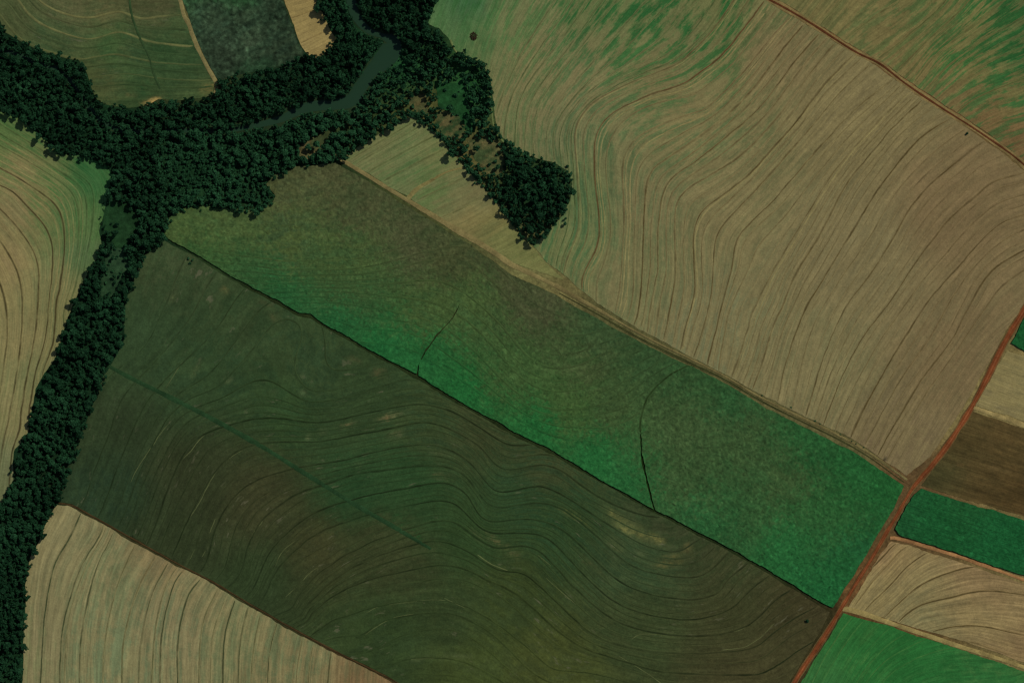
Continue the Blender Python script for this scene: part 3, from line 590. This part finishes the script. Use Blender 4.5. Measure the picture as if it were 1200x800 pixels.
field('curved_row_plot', 'light tan stubble plot with a few dark curved rows beside the red road', [(1045, 633), (1100, 651), (1160, 670), (1200, 684), (1300, 719), (1360, 742), (1360, 840), (1300, 810), (1200, 776), (1130, 751), (1050, 728), (994, 711), (1012, 683), (1031, 650)], G_S, field_mat('streaky_stubble', 0.26, 0.16, sfreq=9.0, blotch=0.08, fine=0.14), G_CON, step=4,
      lines=[([0, 1, 2, 3, 4.2], 0.95, 0.2, 0.85, '40331d', 'terrace_ridge'), ([0.35, 5.1], 0.9, 0.12, 0.5, '59492f', 'terrace_ridge')])
I_CON = [(0, [(950, 790), (966, 760), (985, 730)]), (2, [(985, 800), (1003, 768), (1028, 738)]), (4, [(1015, 800), (1040, 772), (1075, 752)]), (6, [(1060, 803), (1100, 787), (1180, 782)]), (-1, [(930, 810), (945, 785)])]
I_S = [(970, 760, '215a2f', '3a6a3c'), (1020, 770, '1f5a2e', '386838'), (1060, 765, '1c592d', '2a6034'), (1100, 780, '1d592e', '2c6236'), (1000, 740, '225c30', '1c582c'), (1150, 795, '245a31', '3a6539'), (960, 795, '2d5f36', '26592f')]
field('young_crop_field', 'bright green young crop in faint curved rows at the foot of the tan plot', [(989, 718), (1047, 735), (1110, 755), (1200, 786), (1300, 822), (1360, 850), (1360, 950), (862, 950), (905, 858), (938, 800), (962, 762), (978, 735)], I_S, field_mat('young_crop', 0.2, 0.18, 0.5, 0.62, sfreq=5, blotch=0.12, palong=0.02), I_CON, step=4,
      lines=[([-0.5, 0.3, 1.0, 2.4, 3.2, 4.0, 4.9], 0.7, 0.1, 0.35, '4a6a3c', 'crop_row')])

# ---- plots north of the river
H_CON = [(1, [(45, 0), (60, 10), (87, 19), (112, 20), (140, 13), (162, 22), (185, 19), (215, 17)]), (2, [(22, 0), (32, 15), (50, 29), (75, 39), (100, 46), (120, 44), (140, 37), (172, 48), (195, 52), (222, 55)]), (3, [(0, 15), (25, 45), (60, 60), (95, 68), (130, 62), (180, 72), (230, 75)]), (4, [(107, 90), (150, 86), (187, 92), (237, 95)]), (5, [(115, 112), (180, 112), (245, 110)]), (0, [(80, 0), (140, -6), (210, -4)])]
H_S = [(20, 10, '474c33', '424930'), (70, 15, '54523a', '4b4d35'), (120, 10, '524f36', '484b33'), (60, 45, '424d33', '38472f'), (130, 50, '344a2d', '2d462a'), (150, 80, '35492d', '2e452b'), (120, 95, '44492f', '3a442c'), (190, 60, '2c432a', '273f27'), (200, 30, '3b482e', '32432b'), (215, 80, '2d422a', '293f28'), (230, 105, '3d4a2f', '36442c'), (160, 115, '2f4229', '283e27'), (185, 10, '4c4a34', '44452f'), (150, 65, '3d4a30', '344630')]
field('mixed_field', 'dull green and tan field with pale terrace arcs north of the river forest', [(-150, -150), (-150, 0), (0, 24), (6, 38), (25, 48), (45, 58), (70, 66), (92, 71), (101, 83), (108, 105), (115, 119), (132, 124), (152, 127), (172, 124), (185, 116), (212, 117), (248, 114), (252, 99), (243, 82), (229, 56), (219, 28), (209, 0), (190, -150)], H_S, M_DARK, H_CON, step=4, s=16,
      splats=[(178, 119, 9, 3.5, -25, 'a8895a', .95), (243, 104, 6, 7, 20, '8c7248', .9), (150, 110, 8, 4, 0, '5c5438', .5), (143, 55, 8, 3, 0, '544c34', .4), (170, 103, 7, 6, 0, '1c4a2c', .7)],
      lines=[([1, 2], 1.2, 0.2, 0.7, '6b6644', 'terrace_ridge'), ([3.05, 4, 0], 1.0, 0.15, 0.5, '565638', 'terrace_ridge'), ([1.45, 2.5, 3.5, 4.5], 1.0, 0.15, 0.5, '22331f', 'terrace_ridge')])
strip('field_track', 'faint dark track crossing the mixed field towards the river', [(150, -40), (153, 10), (162, 40), (174, 65), (181, 88), (188, 104)], 1.3, '2b3c26', 0.25)
strip('field_track', 'tan track along the edge between mixed field and dark scrub plot', [(192, -150), (211, -2), (221, 28), (232, 57), (245, 82), (254, 99), (252, 110)], 2.6, '6a5f42', 0.12)
field('scrub_plot', 'dark grey green scrubby plot beside the bright tan wedge', [(200, -150), (214, 0), (224, 28), (235, 57), (248, 81), (257, 96), (268, 90), (300, 84), (330, 78), (352, 70), (357, 64), (348, 48), (339, 22), (331, 0), (300, -150)], [(260, 30, '26352a', '2d3a2d'), (300, 50, '29382b', '323d30'), (270, 60, '2d392d', '252f25'), (330, 50, '222f25', '2a3629'), (245, -6, '20452a', '1e4328'), (280, -8, '204429', '1e4228'), (250, 14, '24342a', '2d3a2d'), (285, 12, '24342a', '2f3b2e'), (300, 75, '1c3425', '1a3223'), (320, 15, '1f2f24', '283428')], field_mat('rough_scrub', 0.05, 0.5, 0.44, 0.56, gscale=0.2, bump=0.8, fine=0.5, blotch=0.2), step=3, relief=0.06, s=14, vbright=0.28)
field('bare_plot', 'bright tan bare wedge of soil between dark scrub and forest', [(300, -150), (333, 0), (341, 22), (350, 48), (359, 64), (371, 68), (386, 58), (394, 45), (388, 37), (380, 20), (370, 0), (350, -150)], [(355, 20, '86724c', '7f6c49'), (375, 50, '8a754e', '826f4b'), (368, 62, '8c7a56', '84714e')], M_FIELD, [(0, [(338, 10), (375, -2)]), (2, [(350, 42), (388, 24)]), (4, [(360, 64), (394, 46)])], step=4, lines=[([0.7, 2.7], 0.8, 0.12, 0.6, '5e4b30', 'terrace_ridge')])

# ---- pale triangular meadow and clearings
K_CON = [(0, [(398, 186), (440, 160), (482, 134)]), (2, [(425, 200), (470, 175), (510, 152)]), (4, [(470, 225), (510, 203), (550, 185)]), (6, [(540, 265), (600, 232)]), (8, [(600, 300), (640, 280)])]
K_S = [(440, 170, '6b694a', '606344'), (475, 150, '686a4a', '5c6644'), (470, 190, '5e6646', '4c613e'), (510, 175, '686846', '5a6441'), (500, 210, '646446', '54613e'), (540, 230, '6a6648', '5f6044'), (570, 225, '6d6549', '646044'), (590, 265, '6c6341', '646040'), (550, 262, '736645', '6b6141'), (610, 290, '6c6a45', '62633f')]
field('pale_meadow', 'pale green and tan triangular meadow between forest, scrub and the tall crop', [(399, 186), (420, 172), (455, 150), (482, 135), (500, 147), (520, 166), (540, 191), (560, 212), (590, 247), (610, 277), (622, 289), (638, 306), (660, 328), (600, 308), (525, 260), (470, 226), (417, 195)], K_S, M_FIELD, K_CON, step=4, s=18, lines=[([0.6, 1.2, 2.3, 3.2, 4.6, 5.5], 0.9, 0.12, 0.6, '434a2c', 'terrace_ridge')])
for nm, lb, pl, sm in [
    ('clearing', 'smooth dark green marsh clearing inside the forest belt', [(121, 242), (135, 233), (154, 240), (165, 255), (160, 275), (150, 288), (134, 289), (123, 276)], [(140, 260, '17321f', '142e1b'), (128, 255, '1a3822', '16331e')]),
    ('clearing', 'grey green shrubby clearing inside the forest belt', [(127, 291), (142, 288), (151, 300), (149, 316), (141, 331), (135, 346), (119, 346), (116, 331), (124, 310)], [(135, 300, '28402e', '1f3626'), (130, 325, '203826', '192f20')]),
    ('clearing', 'bright green wet meadow within the scrub west of the stubble field', [(508, 95), (525, 100), (543, 94), (546, 120), (553, 138), (557, 154), (545, 150), (530, 132), (515, 126)], [(530, 110, '1b4528', '14371f'), (548, 140, '1b4729', '153c22')]),
    ('clearing', 'brown bare clearing at the tip of the pale meadow', [(481, 110), (499, 111), (503, 134), (490, 131), (480, 125)], [(490, 120, '524b32', '36402a')]),
    ('clearing', 'brown patchy clearing in the middle of the scrub band', [(511, 132), (533, 130), (543, 150), (541, 163), (524, 160), (511, 146)], [(528, 145, '584f36', '2c3d26')]),
    ('clearing', 'brown patchy clearing in the scrub above the round grove', [(547, 165), (570, 160), (584, 166), (592, 185), (588, 205), (570, 204), (552, 186)], [(570, 180, '5a5238', '36422a')]),
    ('clearing', 'small brown sandy patch between river forest and pale meadow', [(351, 170), (366, 163), (382, 152), (414, 144), (412, 150), (388, 160), (374, 178), (358, 187), (349, 181)], [(362, 174, '554c34', '38402a'), (400, 150, '3a442a', '2c3b24')]),
]:
    field(nm, lb, pl, sm, M_SCRUB, step=4, relief=0.08, s=10, jit=1.6)

# ------------------------------------------------------------------ river
RIV = [(-95, 42, 3.6), (-60, 48, 3.6), (0, 58, 3.6), (40, 72, 3.6), (70, 84, 3.6), (92, 105, 3.6), (110, 133, 3.6), (130, 148, 3), (150, 153, 3.5), (200, 153, 2.5), (260, 153, 2.5), (300, 147, 3), (330, 139, 4), (360, 126, 6), (395, 122, 6), (412, 117, 7), (424, 100, 7.5), (435, 84, 8), (446, 74, 12), (455, 64, 14), (460, 54, 12), (459, 47, 7), (447, 42, 3), (432, 36, 4), (420, 24, 5), (413, 8, 6), (408, -30, 6), (404, -95, 6)]
rp = smooth([(a, b) for a, b, c in RIV], 4.0)
dd = np.concatenate([[0], np.cumsum(np.linalg.norm(np.diff(np.array([(a, b) for a, b, c in RIV]), axis=0), axis=1))])
dr = np.concatenate([[0], np.cumsum(np.linalg.norm(np.diff(rp, axis=0), axis=1))])
rw = np.interp(dr / dr[-1] * dd[-1], dd, [c for a, b, c in RIV]) * (1 + 0.06 * wobble(len(rp)))
v, f = ribbon(rp, rw, [(-1, 0.0), (-0.5, 0), (0, 0), (0.5, 0), (1, 0.0)], 0.02)
strip('river_bank', 'muddy grassy bank lining the dark green river', [(a, b) for a, b, c in RIV], [c + 2.2 for a, b, c in RIV], '1f3020', -0.12, [(-1, -0.1), (-0.7, 0.06), (0, 0.0), (0.7, 0.06), (1, -0.1)])
link('river', mesh_np('river', v, f, M_WATER), kind='structure', label='dark green river winding through the forest, widening to a small pool')

# ------------------------------------------------------------------ roads and tracks
ROAD = [(1290, 226), (1240, 300), (1196, 370), (1177, 402), (1148, 460), (1121, 506), (1095, 542), (1069, 572), (1052, 602), (1040, 622), (1024, 650), (990, 705), (968, 742), (934, 794), (905, 845), (850, 950)]
strip('dirt_road', 'straight red dirt road running past the end of the long crop', ROAD, [3.0, 2.9, 2.8, 2.8, 2.8, 2.7, 2.3, 2.0, 2.3, 2.4, 2.3, 2.2, 2.2], '68351f', 0.15, [(-1.5, -0.2), (-1, 0.0), (-0.8, 0.22), (-0.5, 0.08), (0, 0.14), (0.5, 0.08), (0.8, 0.22), (1, 0.0), (1.5, -0.2)], cols=['56452e', '5c3c26', '6a3a22', '5e2f1b', '71402a', '5e2f1b', '6a3a22', '5a3c26', '56452e'])
TRK = [(800, -60), (895, -4), (919, 9), (951, 28), (1001, 60), (1031, 75), (1061, 98), (1101, 125), (1151, 157), (1201, 194), (1262, 256)]
strip('verge', 'pale soil verges lining the narrow red track', TRK, 3.6, '6e5b3e', 0.02, [(-1, -0.1), (-0.4, 0.1), (0.4, 0.1), (1, -0.1)])
strip('dirt_track', 'narrow dark red track dividing the two north eastern fields', TRK, 1.2, '492919', 0.12, [(-1, 0.0), (-0.7, 0.22), (0, 0.08), (0.7, 0.22), (1, 0.0)])
strip('field_track', 'tan grass track between the tall crop and the pale meadow', [(388, 180), (415, 196), (470, 230), (525, 263), (575, 293), (600, 310), (625, 322), (650, 334)], [1.8, 2.4, 2.4, 2.8, 3.6, 3.6, 3, 2.4], '706344', 0.1)
strip('field_track', 'narrow brown track between the tall crop and the big terraced stubble', [(650, 334), (700, 362), (750, 391), (808, 420), (850, 441), (900, 470), (1000, 519), (1063, 562)], [2.4, 1.4, 1.0, 1.0, 1.4, 1.6, 1.5], '64583c', 0.1)
strip('field_track', 'dark ditch line along the upper side of the tall crop', [(655, 343), (700, 368), (755, 399), (808, 425), (850, 445), (900, 474), (1000, 524), (1060, 565)], [0.3, 0.8, 1.2, 1.2, 0.9, 0.7, 0.5, 0.4], '353620', 0.02, [(-1, 0.1), (-0.4, -0.1), (0, -0.15), (0.4, -0.1), (1, 0.1)])
strip('field_track', 'green grassed track cutting across the dark fallow field', [(124, 427), (150, 441), (180, 456), (240, 486), (300, 519), (360, 556), (420, 593), (470, 622), (505, 643)], [1.8, 2.6, 2.8, 2.6, 2.6, 2.6, 2.8, 3.0, 1.4], '1d3622', 0.2)
strip('field_track', 'faint tan cross track through the pale meadow', [(478, 233), (488, 222), (505, 212), (525, 201), (548, 196)], [2.5, 2, 1.6, 1.2, 0.8], '6f6442', 0.16)
strip('field_track', 'pale track between the tan plot and the brown plot', [(1140, 477), (1200, 498), (1300, 533), (1355, 550)], 2.4, '85724f', 0.1)
strip('field_track', 'orange tan verge along the deep green crop strip', [(1043, 630), (1057, 632), (1130, 654), (1200, 679), (1300, 715), (1355, 737)], 2.2, '8a6244', 0.1)
strip('field_track', 'pale tan verge dividing the curved row plot from the young green crop', [(986, 712), (1010, 718), (1048, 731), (1110, 752), (1200, 781), (1300, 816), (1355, 842)], [3.2, 2.6, 2.4, 2.0, 2.2], '83714c', 0.12)
strip('field_track', 'winding pale track along the scrub edge of the stubble field', [(528, 47), (534, 60), (547, 70), (561, 76), (569, 85), (572, 98), (575, 122), (579, 150), (587, 163), (600, 176)], 1.1, '57603e', 0.06)
strip('field_margin', 'reddish soil margin between the striped field and the dark fallow', [(66, 589), (84, 592), (104, 602), (154, 630), (204, 658), (254, 684), (304, 714), (354, 742), (404, 768), (444, 788), (474, 804), (565, 858)], 0.9, '3a2c1c', 0.12)
strip('field_track', 'dark wheel gap curving across the tall crop towards the fallow', [(751, 503), (751.3, 516), (751.5, 530), (758.3, 565), (767, 599)], 1.2, '18260f', 0.0)

# ------------------------------------------------------------------ trees
def crown_mesh(name, seed, nquad, r, h, mat, nclump=11, leaf=1.05, flat=0.8):
    g = np.random.default_rng(seed)
    cl = g.normal(0, 1, (nclump, 3)); cl /= np.linalg.norm(cl, axis=1)[:, None]
    cl *= (g.uniform(0.25, 0.72, nclump)[:, None]); cl[:, 2] = np.abs(cl[:, 2]) * 0.9 - 0.15
    cr = g.uniform(0.26, 0.46, nclump)
    cl[0] = (0, 0, 0.45); cr[0] = 0.45
    k = g.integers(0, nclump, nquad)
    d = g.normal(0, 1, (nquad, 3)); d[:, 2] += 0.5; d /= np.linalg.norm(d, axis=1)[:, None]
    p = cl[k] + d * (cr[k] * g.uniform(0.65, 1.08, nquad))[:, None]
    p = p * np.array([r, r, h * 0.5]) + np.array([0, 0, h * 0.5])
    nr = d + g.normal(0, 0.45, (nquad, 3)); nr /= np.linalg.norm(nr, axis=1)[:, None]
    a = np.cross(nr, g.normal(0, 1, (nquad, 3))); a /= np.linalg.norm(a, axis=1)[:, None] + 1e-9
    b = np.cross(nr, a)
    s = g.uniform(0.6, 1.25, nquad)[:, None] * leaf
    v = np.stack([p - a * s - b * s * .6, p + a * s * .9 - b * s * .75, p + a * s + b * s * .6, p - a * s * .8 + b * s * .8], 1).reshape(-1, 3)
    f = np.arange(nquad * 4).reshape(-1, 4)
    lf = np.repeat(g.uniform(0, 1, nquad) * 0.6 + (g.uniform(0, 1, nclump)[k]) * 0.4, 4)
    return v, f, lf
def trunk_mesh(name, seed, h, r):
    g = np.random.default_rng(seed); V = []; F = []
    def tube(p0, p1, r0, r1, n=6):
        o = len(V); d = (p1 - p0) / np.linalg.norm(p1 - p0)
        a = np.cross(d, [0.3, 1, 0.2]); a /= np.linalg.norm(a); b = np.cross(d, a)
        for p, rr in ((p0, r0), ((p0 + p1) / 2 + g.normal(0, 0.08, 3), (r0 + r1) / 2), (p1, r1)):
            for i in range(n):
                t = 2 * math.pi * i / n; V.append(p + (a * math.cos(t) + b * math.sin(t)) * rr)
        for s in range(2):
            for i in range(n):
                F.append([o + s * n + i, o + s * n + (i + 1) % n, o + (s + 1) * n + (i + 1) % n, o + (s + 1) * n + i])
    top = np.array([g.normal(0, .2), g.normal(0, .2), h * 0.55])
    tube(np.array([0, 0, -0.6]), top, 0.32, 0.2)
    for i in range(5):
        t = 2 * math.pi * i / 5 + g.uniform(0, 1)
        tube(top - np.array([0, 0, g.uniform(0.2, 1.5)]), np.array([math.cos(t) * r * .55, math.sin(t) * r * .55, h * g.uniform(.68, .85)]), 0.15, 0.05)
    return mesh_np(name, V, np.array(F), M_BARK)

TREE_V = []
for q in range(7):
    v, f, lf = crown_mesh('c', 100 + q, 520, 4.4, 7.5, None, nclump=16, leaf=0.72)
    v[:, 2] += 4.6
    TREE_V.append((mesh_np('tree_crown', v, f, M_TREE, None, {'leaf': lf}, flat=True), trunk_mesh('tree_trunk', 200 + q, 11.5, 4.4)))
SHR_V = []
for q in range(5):
    v, f, lf = crown_mesh('s', 300 + q, 130, 1.9, 2.6, None, nclump=7, leaf=0.5)
    st_ = trunk_mesh('shrub_stem', 400 + q, 2.2, 1.7)
    co = np.array([p.co for p in st_.vertices]) * np.array([.45, .45, 1]); st_.vertices.foreach_set('co', co.astype(np.float32).ravel())
    SHR_V.append((mesh_np('shrub_foliage', v, f, M_SHRUB, None, {'leaf': lf}, flat=True), st_))

FIELDS = [A_POLY, C_POLY, D_POLY, E_POLY, F1, F2, F3]
HPOLY = [(-150, -150), (-150, 0), (0, 24), (6, 38), (25, 48), (45, 58), (70, 66), (92, 71), (101, 83), (108, 105), (115, 119), (132, 124), (152, 127), (172, 124), (185, 116), (212, 117), (248, 114), (252, 99), (243, 82), (229, 56), (219, 28), (209, 0), (190, -150)]
SCRUB_P = [(200, -150), (214, 0), (224, 28), (235, 57), (248, 81), (257, 96), (268, 90), (300, 84), (330, 78), (352, 70), (357, 64), (371, 68), (386, 58), (394, 45), (388, 37), (380, 20), (370, 0), (350, -150)]
KP = [(399, 186), (420, 172), (455, 150), (482, 135), (500, 147), (520, 166), (540, 191), (560, 212), (590, 247), (610, 277), (622, 289), (638, 306), (660, 328), (600, 308), (525, 260), (470, 226), (417, 195)]
FOREST = [(-150, 0), (-150, 60), (0, 30), (100, 70), (120, 128), (252, 112), (255, 96), (300, 80), (355, 64), (395, 45), (370, 0), (350, -150), (515, -150), (512, 0), (498, 28), (530, 55), (572, 82), (580, 148), (602, 174), (664, 199), (671, 216), (660, 252), (624, 287), (590, 247), (540, 191), (482, 134), (399, 185), (345, 194), (318, 212), (322, 232), (302, 246), (200, 252), (190, 282), (167, 300), (145, 396), (121, 441), (70, 587), (35, 650), (28, 720), (25, 800), (-20, 950), (-150, 950), (-150, 700), (0, 590), (15, 560), (35, 490), (64, 420), (118, 286), (128, 226), (131, 205), (75, 180), (0, 128), (-150, 62)]
CLEAR = [[(121, 242), (135, 233), (154, 240), (165, 255), (160, 275), (150, 288), (134, 289), (123, 276)], [(127, 291), (142, 288), (151, 300), (149, 316), (141, 331), (135, 346), (119, 346), (116, 331), (124, 310)],
         [(508, 95), (525, 100), (543, 94), (546, 120), (553, 138), (557, 154), (545, 150), (530, 132), (515, 126)], [(481, 110), (499, 111), (503, 134), (490, 131), (480, 125)], [(511, 132), (533, 130), (543, 150), (541, 163), (524, 160), (511, 146)], [(547, 165), (570, 160), (584, 166), (592, 185), (588, 205), (570, 204), (552, 186)],
         [(351, 170), (366, 163), (382, 152), (414, 144), (412, 150), (388, 160), (374, 178), (358, 187), (349, 181)]]
SCRUBZ = [(440, 85), (470, 60), (500, 75), (530, 72), (566, 84), (574, 120), (580, 150), (600, 178), (590, 200), (600, 240), (590, 245), (482, 134), (450, 148), (425, 128)]
PARCEL = [(196, 156), (318, 214), (322, 232), (302, 246), (270, 242), (178, 196)]
GROVE = [(592, 180), (622, 184), (664, 199), (672, 216), (660, 252), (624, 288), (606, 262), (590, 240)]
LABEL = {
 'belt': ('dark broadleaf tree of the long belt between the contour field and dark fallow', 'trees of the long forest belt'),
 'stripe': ('dark broadleaf tree of the forest strip beside the striped field', 'trees beside the striped field'),
 'west': ('dark broadleaf tree of the forest below the mixed field', 'trees below the mixed field'),
 'north': ('dark broadleaf tree on the river bank below the scrubby plot', 'trees on the north river bank'),
 'south': ('green broadleaf tree between the river and the end of the tall crop', 'trees on the south river bank'),
 'top': ('dark broadleaf tree of the forest around the river pool', 'trees around the river pool'),
 'grove': ('dark tree of the round grove jutting into the terraced stubble', 'trees of the round grove'),
 'scrub': ('scattered green tree of the scrub beside the pale meadow', 'trees scattered in the scrub')}
def zone(x, y):
    if inside1(GROVE, x, y): return 'grove'
    if inside1(SCRUBZ, x, y): return 'scrub'
    if y > 560: return 'stripe'
    if y > 225 and x < 190: return 'belt'
    if x < 185: return 'west'
    ry = np.interp(x, [180, 260, 300, 330, 360, 395, 420, 445], [151, 153, 147, 139, 126, 122, 110, 75])
    if x > 395 and y < 80: return 'top'
    return 'north' if y < ry else 'south'

rpts = rp; 
def try_place(n, polys, rlo, rhi, spacing, seed, spill=0.0):
    g = np.random.default_rng(seed); cell = 4.0; grid = {}; out = []
    P = np.array([q for pl in polys for q in pl]); lo = np.maximum(P.min(0), [-90, -90]); hi = np.minimum(P.max(0), [700, 890])
    c = g.uniform(lo, hi, (n, 2))
    m = np.zeros(n, bool); e = c + g.normal(0, spill, (n, 2))     # a ragged edge, a little beyond the field line here and there
    for pl in polys: m |= inside(pl, e[:, 0], e[:, 1])
    for pl in FIELDS + [HPOLY, SCRUB_P, KP]: m &= ~inside(pl, e[:, 0], e[:, 1])
    c = c[m]
    for pl in CLEAR:
        k = inside(pl, c[:, 0], c[:, 1]) & (g.uniform(0, 1, len(c)) > 0.03); c = c[~k]
    if len(c):
        d2 = np.min(((c[:, None] - rpts[None]) ** 2).sum(-1) - (np.where(rp[:, 0] > 290, rw + 1.6, rw * 0.7) ** 2)[None], 1); c = c[d2 > 0]
    for x, y in c:
        z = zone(x, y)
        r = rlo + (rhi - rlo) * g.uniform() ** 1.9
        if z == 'scrub':
            if g.uniform() < 0.45: continue
            r *= 0.8
        if inside1(PARCEL, x, y): r *= 0.75
        sp = r * spacing
        gx, gy = int(x // cell), int(y // cell); ok = True
        for i in range(gx - 2, gx + 3):
            for j in range(gy - 2, gy + 3):
                for (a, b, s_) in grid.get((i, j), ()):
                    if (a - x) ** 2 + (b - y) ** 2 < (0.5 * (sp + s_)) ** 2: ok = False
        if not ok: continue
        grid.setdefault((gx, gy), []).append((x, y, sp)); out.append((x, y, r, z))
    return out
trees = try_place(60000, [FOREST], 2.0, 5.6, 0.86, 11, 1.8)
under = try_place(30000, [FOREST], 1.5, 2.6, 1.0, 12, 3.0)
g = np.random.default_rng(5)
inview = [t for t in trees if -2 < t[0] < 1202 and -2 < t[1] < 802]
inview.sort(key=lambda t: -t[2])
big = set(id(t) for t in inview[:285])
rest = [t for t in trees if id(t) not in big]

def tint_at(x, y, z, u):
    return 0.45 * u + 0.28 + 0.35 * math.sin(x * 0.05 + 2 * math.sin(y * 0.031)) * math.sin(y * 0.06 + 1.3) + (0.65 if z in ('south', 'scrub') else 0.0)
def add_tree(x, y, r, z, hs=1.0, label=None, group=None):
    q = random.randrange(len(TREE_V)); s = r / 4.4
    p = W([x * 1.0], [y * 1.0])[0]
    k = 1 - 7.0 * s * hs / CAM_H
    o = link('tree', None, label=label or ('broad crowned ' if r > 4.9 else 'medium sized ') + LABEL[z][0], cat='tree', group=group or LABEL[z][1])
    o.location = (p[0] * k, p[1] * k, p[2] - 0.3); o.rotation_euler = (0, 0, random.uniform(0, 6.28)); o.scale = (s * random.uniform(.85, 1.15), s * random.uniform(.85, 1.15), s * hs)
    o.empty_display_size = 1
    c_ = link('crown', TREE_V[q][0], o); link('trunk', TREE_V[q][1], o)
    t_ = tint_at(x, y, z, random.random()); c_.color = (t_, t_, t_, 1)
    return o
for t in inview[:285]: add_tree(*t, hs=random.uniform(0.8, 1.15))

# the countless rest of the canopy as one mass
MV = [crown_mesh('m', 500 + q, 125, 4.4, 7.5, None, nclump=12, leaf=1.2) for q in range(6)]
VV, FF, LL, TT = [], [], [], []; off = 0
UV_ = [crown_mesh('u', 600 + q, 60, 4.4, 7.5, None, nclump=8, leaf=1.7) for q in range(4)]
for n_, (x, y, r, z) in enumerate(rest + under):
    sm_ = n_ >= len(rest)
    v, f, lf = UV_[g.integers(0, 4)] if sm_ else MV[g.integers(0, 6)]; s = r / 4.4; hs = g.uniform(0.9, 1.35)
    if inside1(PARCEL, x, y): hs *= 0.8
    a = g.uniform(0, 6.28); ca, sa = math.cos(a), math.sin(a); el = g.uniform(0.8, 1.25)
    p = W([x], [y])[0]; k = 1 - 7.0 * s * hs / CAM_H
    w = np.stack([(v[:, 0] * ca * el - v[:, 1] * sa / el) * s + p[0] * k, (v[:, 0] * sa * el + v[:, 1] * ca / el) * s + p[1] * k, (v[:, 2] + 4.2) * s * hs + p[2] - .3], 1)
    tb = tint_at(x, y, z, g.uniform(0, 1))
    if sm_: tb += 0.15
    VV.append(w); FF.append(f + off); LL.append(lf); TT.append(np.full(len(v), tb)); off += len(v)
me = mesh_np('forest_canopy', np.vstack(VV), np.vstack(FF), M_MASS, None, {'leaf': np.concatenate(LL), 'tint': np.concatenate(TT)}, flat=True)
link('forest_canopy', me, kind='stuff', label='dense dark green forest canopy along the river and its side valley', cat='forest')

# ------------------------------------------------------------------ shrubs and lone things
def add_shrub(x, y, r, label, group=None, hs=1.0, big=None):
    if big: label = (big if r > 2.5 else 'small ') + label
    q = random.randrange(len(SHR_V)); s = r / 1.9; p = W([x], [y])[0]
    o = link('shrub', None, label=label, cat='shrub', group=group)
    o.location = p; o.location.z -= 0.1; o.rotation_euler = (0, 0, random.uniform(0, 6.28)); o.scale = (s, s, s * hs)
    c_ = link('foliage', SHR_V[q][0], o); link('stem', SHR_V[q][1], o)
    t_ = random.random(); c_.color = (t_, t_, t_, 1)
hedge = smooth([(484, 132), (500, 144), (520, 163), (541, 188), (562, 211), (590, 244), (612, 277)], 4.2)
for x, y in hedge:
    add_shrub(x + random.uniform(-1.5, 1.5), y + random.uniform(-1.5, 1.5), random.uniform(2.0, 3.6), 'dark shrub in the hedge row along the pale meadow', 'hedge row shrubs')
for k in range(230):
    for _ in range(40):
        x, y = random.uniform(425, 605), random.uniform(60, 260)
        if inside1(SCRUBZ, x, y) and not inside1(KP, x, y): break
    if not any(inside1(c, x, y) for c in CLEAR) or random.random() < 0.45:
        add_shrub(x, y, random.uniform(1.3, 3.4), 'bushy green shrub scattered in the scrub west of the stubble', 'scrub shrubs', big='large ')
for k in range(26):
    x, y = random.uniform(118, 150), random.uniform(290, 345)
    if inside1(CLEAR[1], x, y): add_shrub(x, y, random.uniform(1.2, 2.4), 'small shrub in the grey green clearing of the belt', 'clearing shrubs')
for (x, y) in [(955, 492), (961, 496), (985, 508), (998, 516), (1003, 519), (927, 476), (893, 462), (1012, 523)]:
    add_shrub(x, y + 1, random.uniform(0.9, 1.4), 'low shrub on the track between tall crop and terraced stubble', 'track side shrubs', 0.6)
add_shrub(946, 727, 2.6, 'lone dark shrub on the fallow near the red road')
add_shrub(1133, 157, 2.0, 'lone shrub on the stubble beside the narrow red track')
add_shrub(665, 195, 2.4, 'bright shrub at the shoulder of the round grove')
for (x, y) in [(221, 303), (226, 305), (223, 308)]:
    add_shrub(x, y, 2.0, 'dark shrub of a small clump on the fallow below the crop', 'clump on the fallow')

# dark brush heap in the green corner of the stubble field
def twig_heap(x, y, r):
    g = np.random.default_rng(77); V = []; F = []
    for i in range(130):
        a = g.uniform(0, 6.28); rr = r * math.sqrt(g.uniform(0, 1)); hh = 1.9 * (1 - (rr / r) ** 2) * g.uniform(0.3, 1)
        c = np.array([math.cos(a) * rr, math.sin(a) * rr * 1.15, hh]); d = g.normal(0, 1, 3); d[2] *= 0.3; d /= np.linalg.norm(d)
        s = np.cross(d, [0, 0, 1]); s /= np.linalg.norm(s); L_, w_ = g.uniform(0.9, 1.9), g.uniform(0.08, 0.22); up = np.array([0, 0, w_])
        o = len(V); V += [c - d * L_ - s * w_, c - d * L_ + s * w_, c - d * L_ + up * 1.6, c + d * L_ - s * w_, c + d * L_ + s * w_, c + d * L_ + up * 1.6]
        F += [[o, o + 1, o + 4, o + 3], [o + 1, o + 2, o + 5, o + 4], [o + 2, o, o + 3, o + 5]]
    p = W([x], [y])[0]
    ob = link('brush_heap', mesh_np('brush_heap', V, np.array(F), M_TWIG, flat=True), label='dark brown brush heap in the green corner of the stubble', cat='brush heap')
    ob.location = p
twig_heap(555, 43, 4.2)
print('TREES', len(trees), 'canopy tris', sum(len(x) for x in FF) * 2)
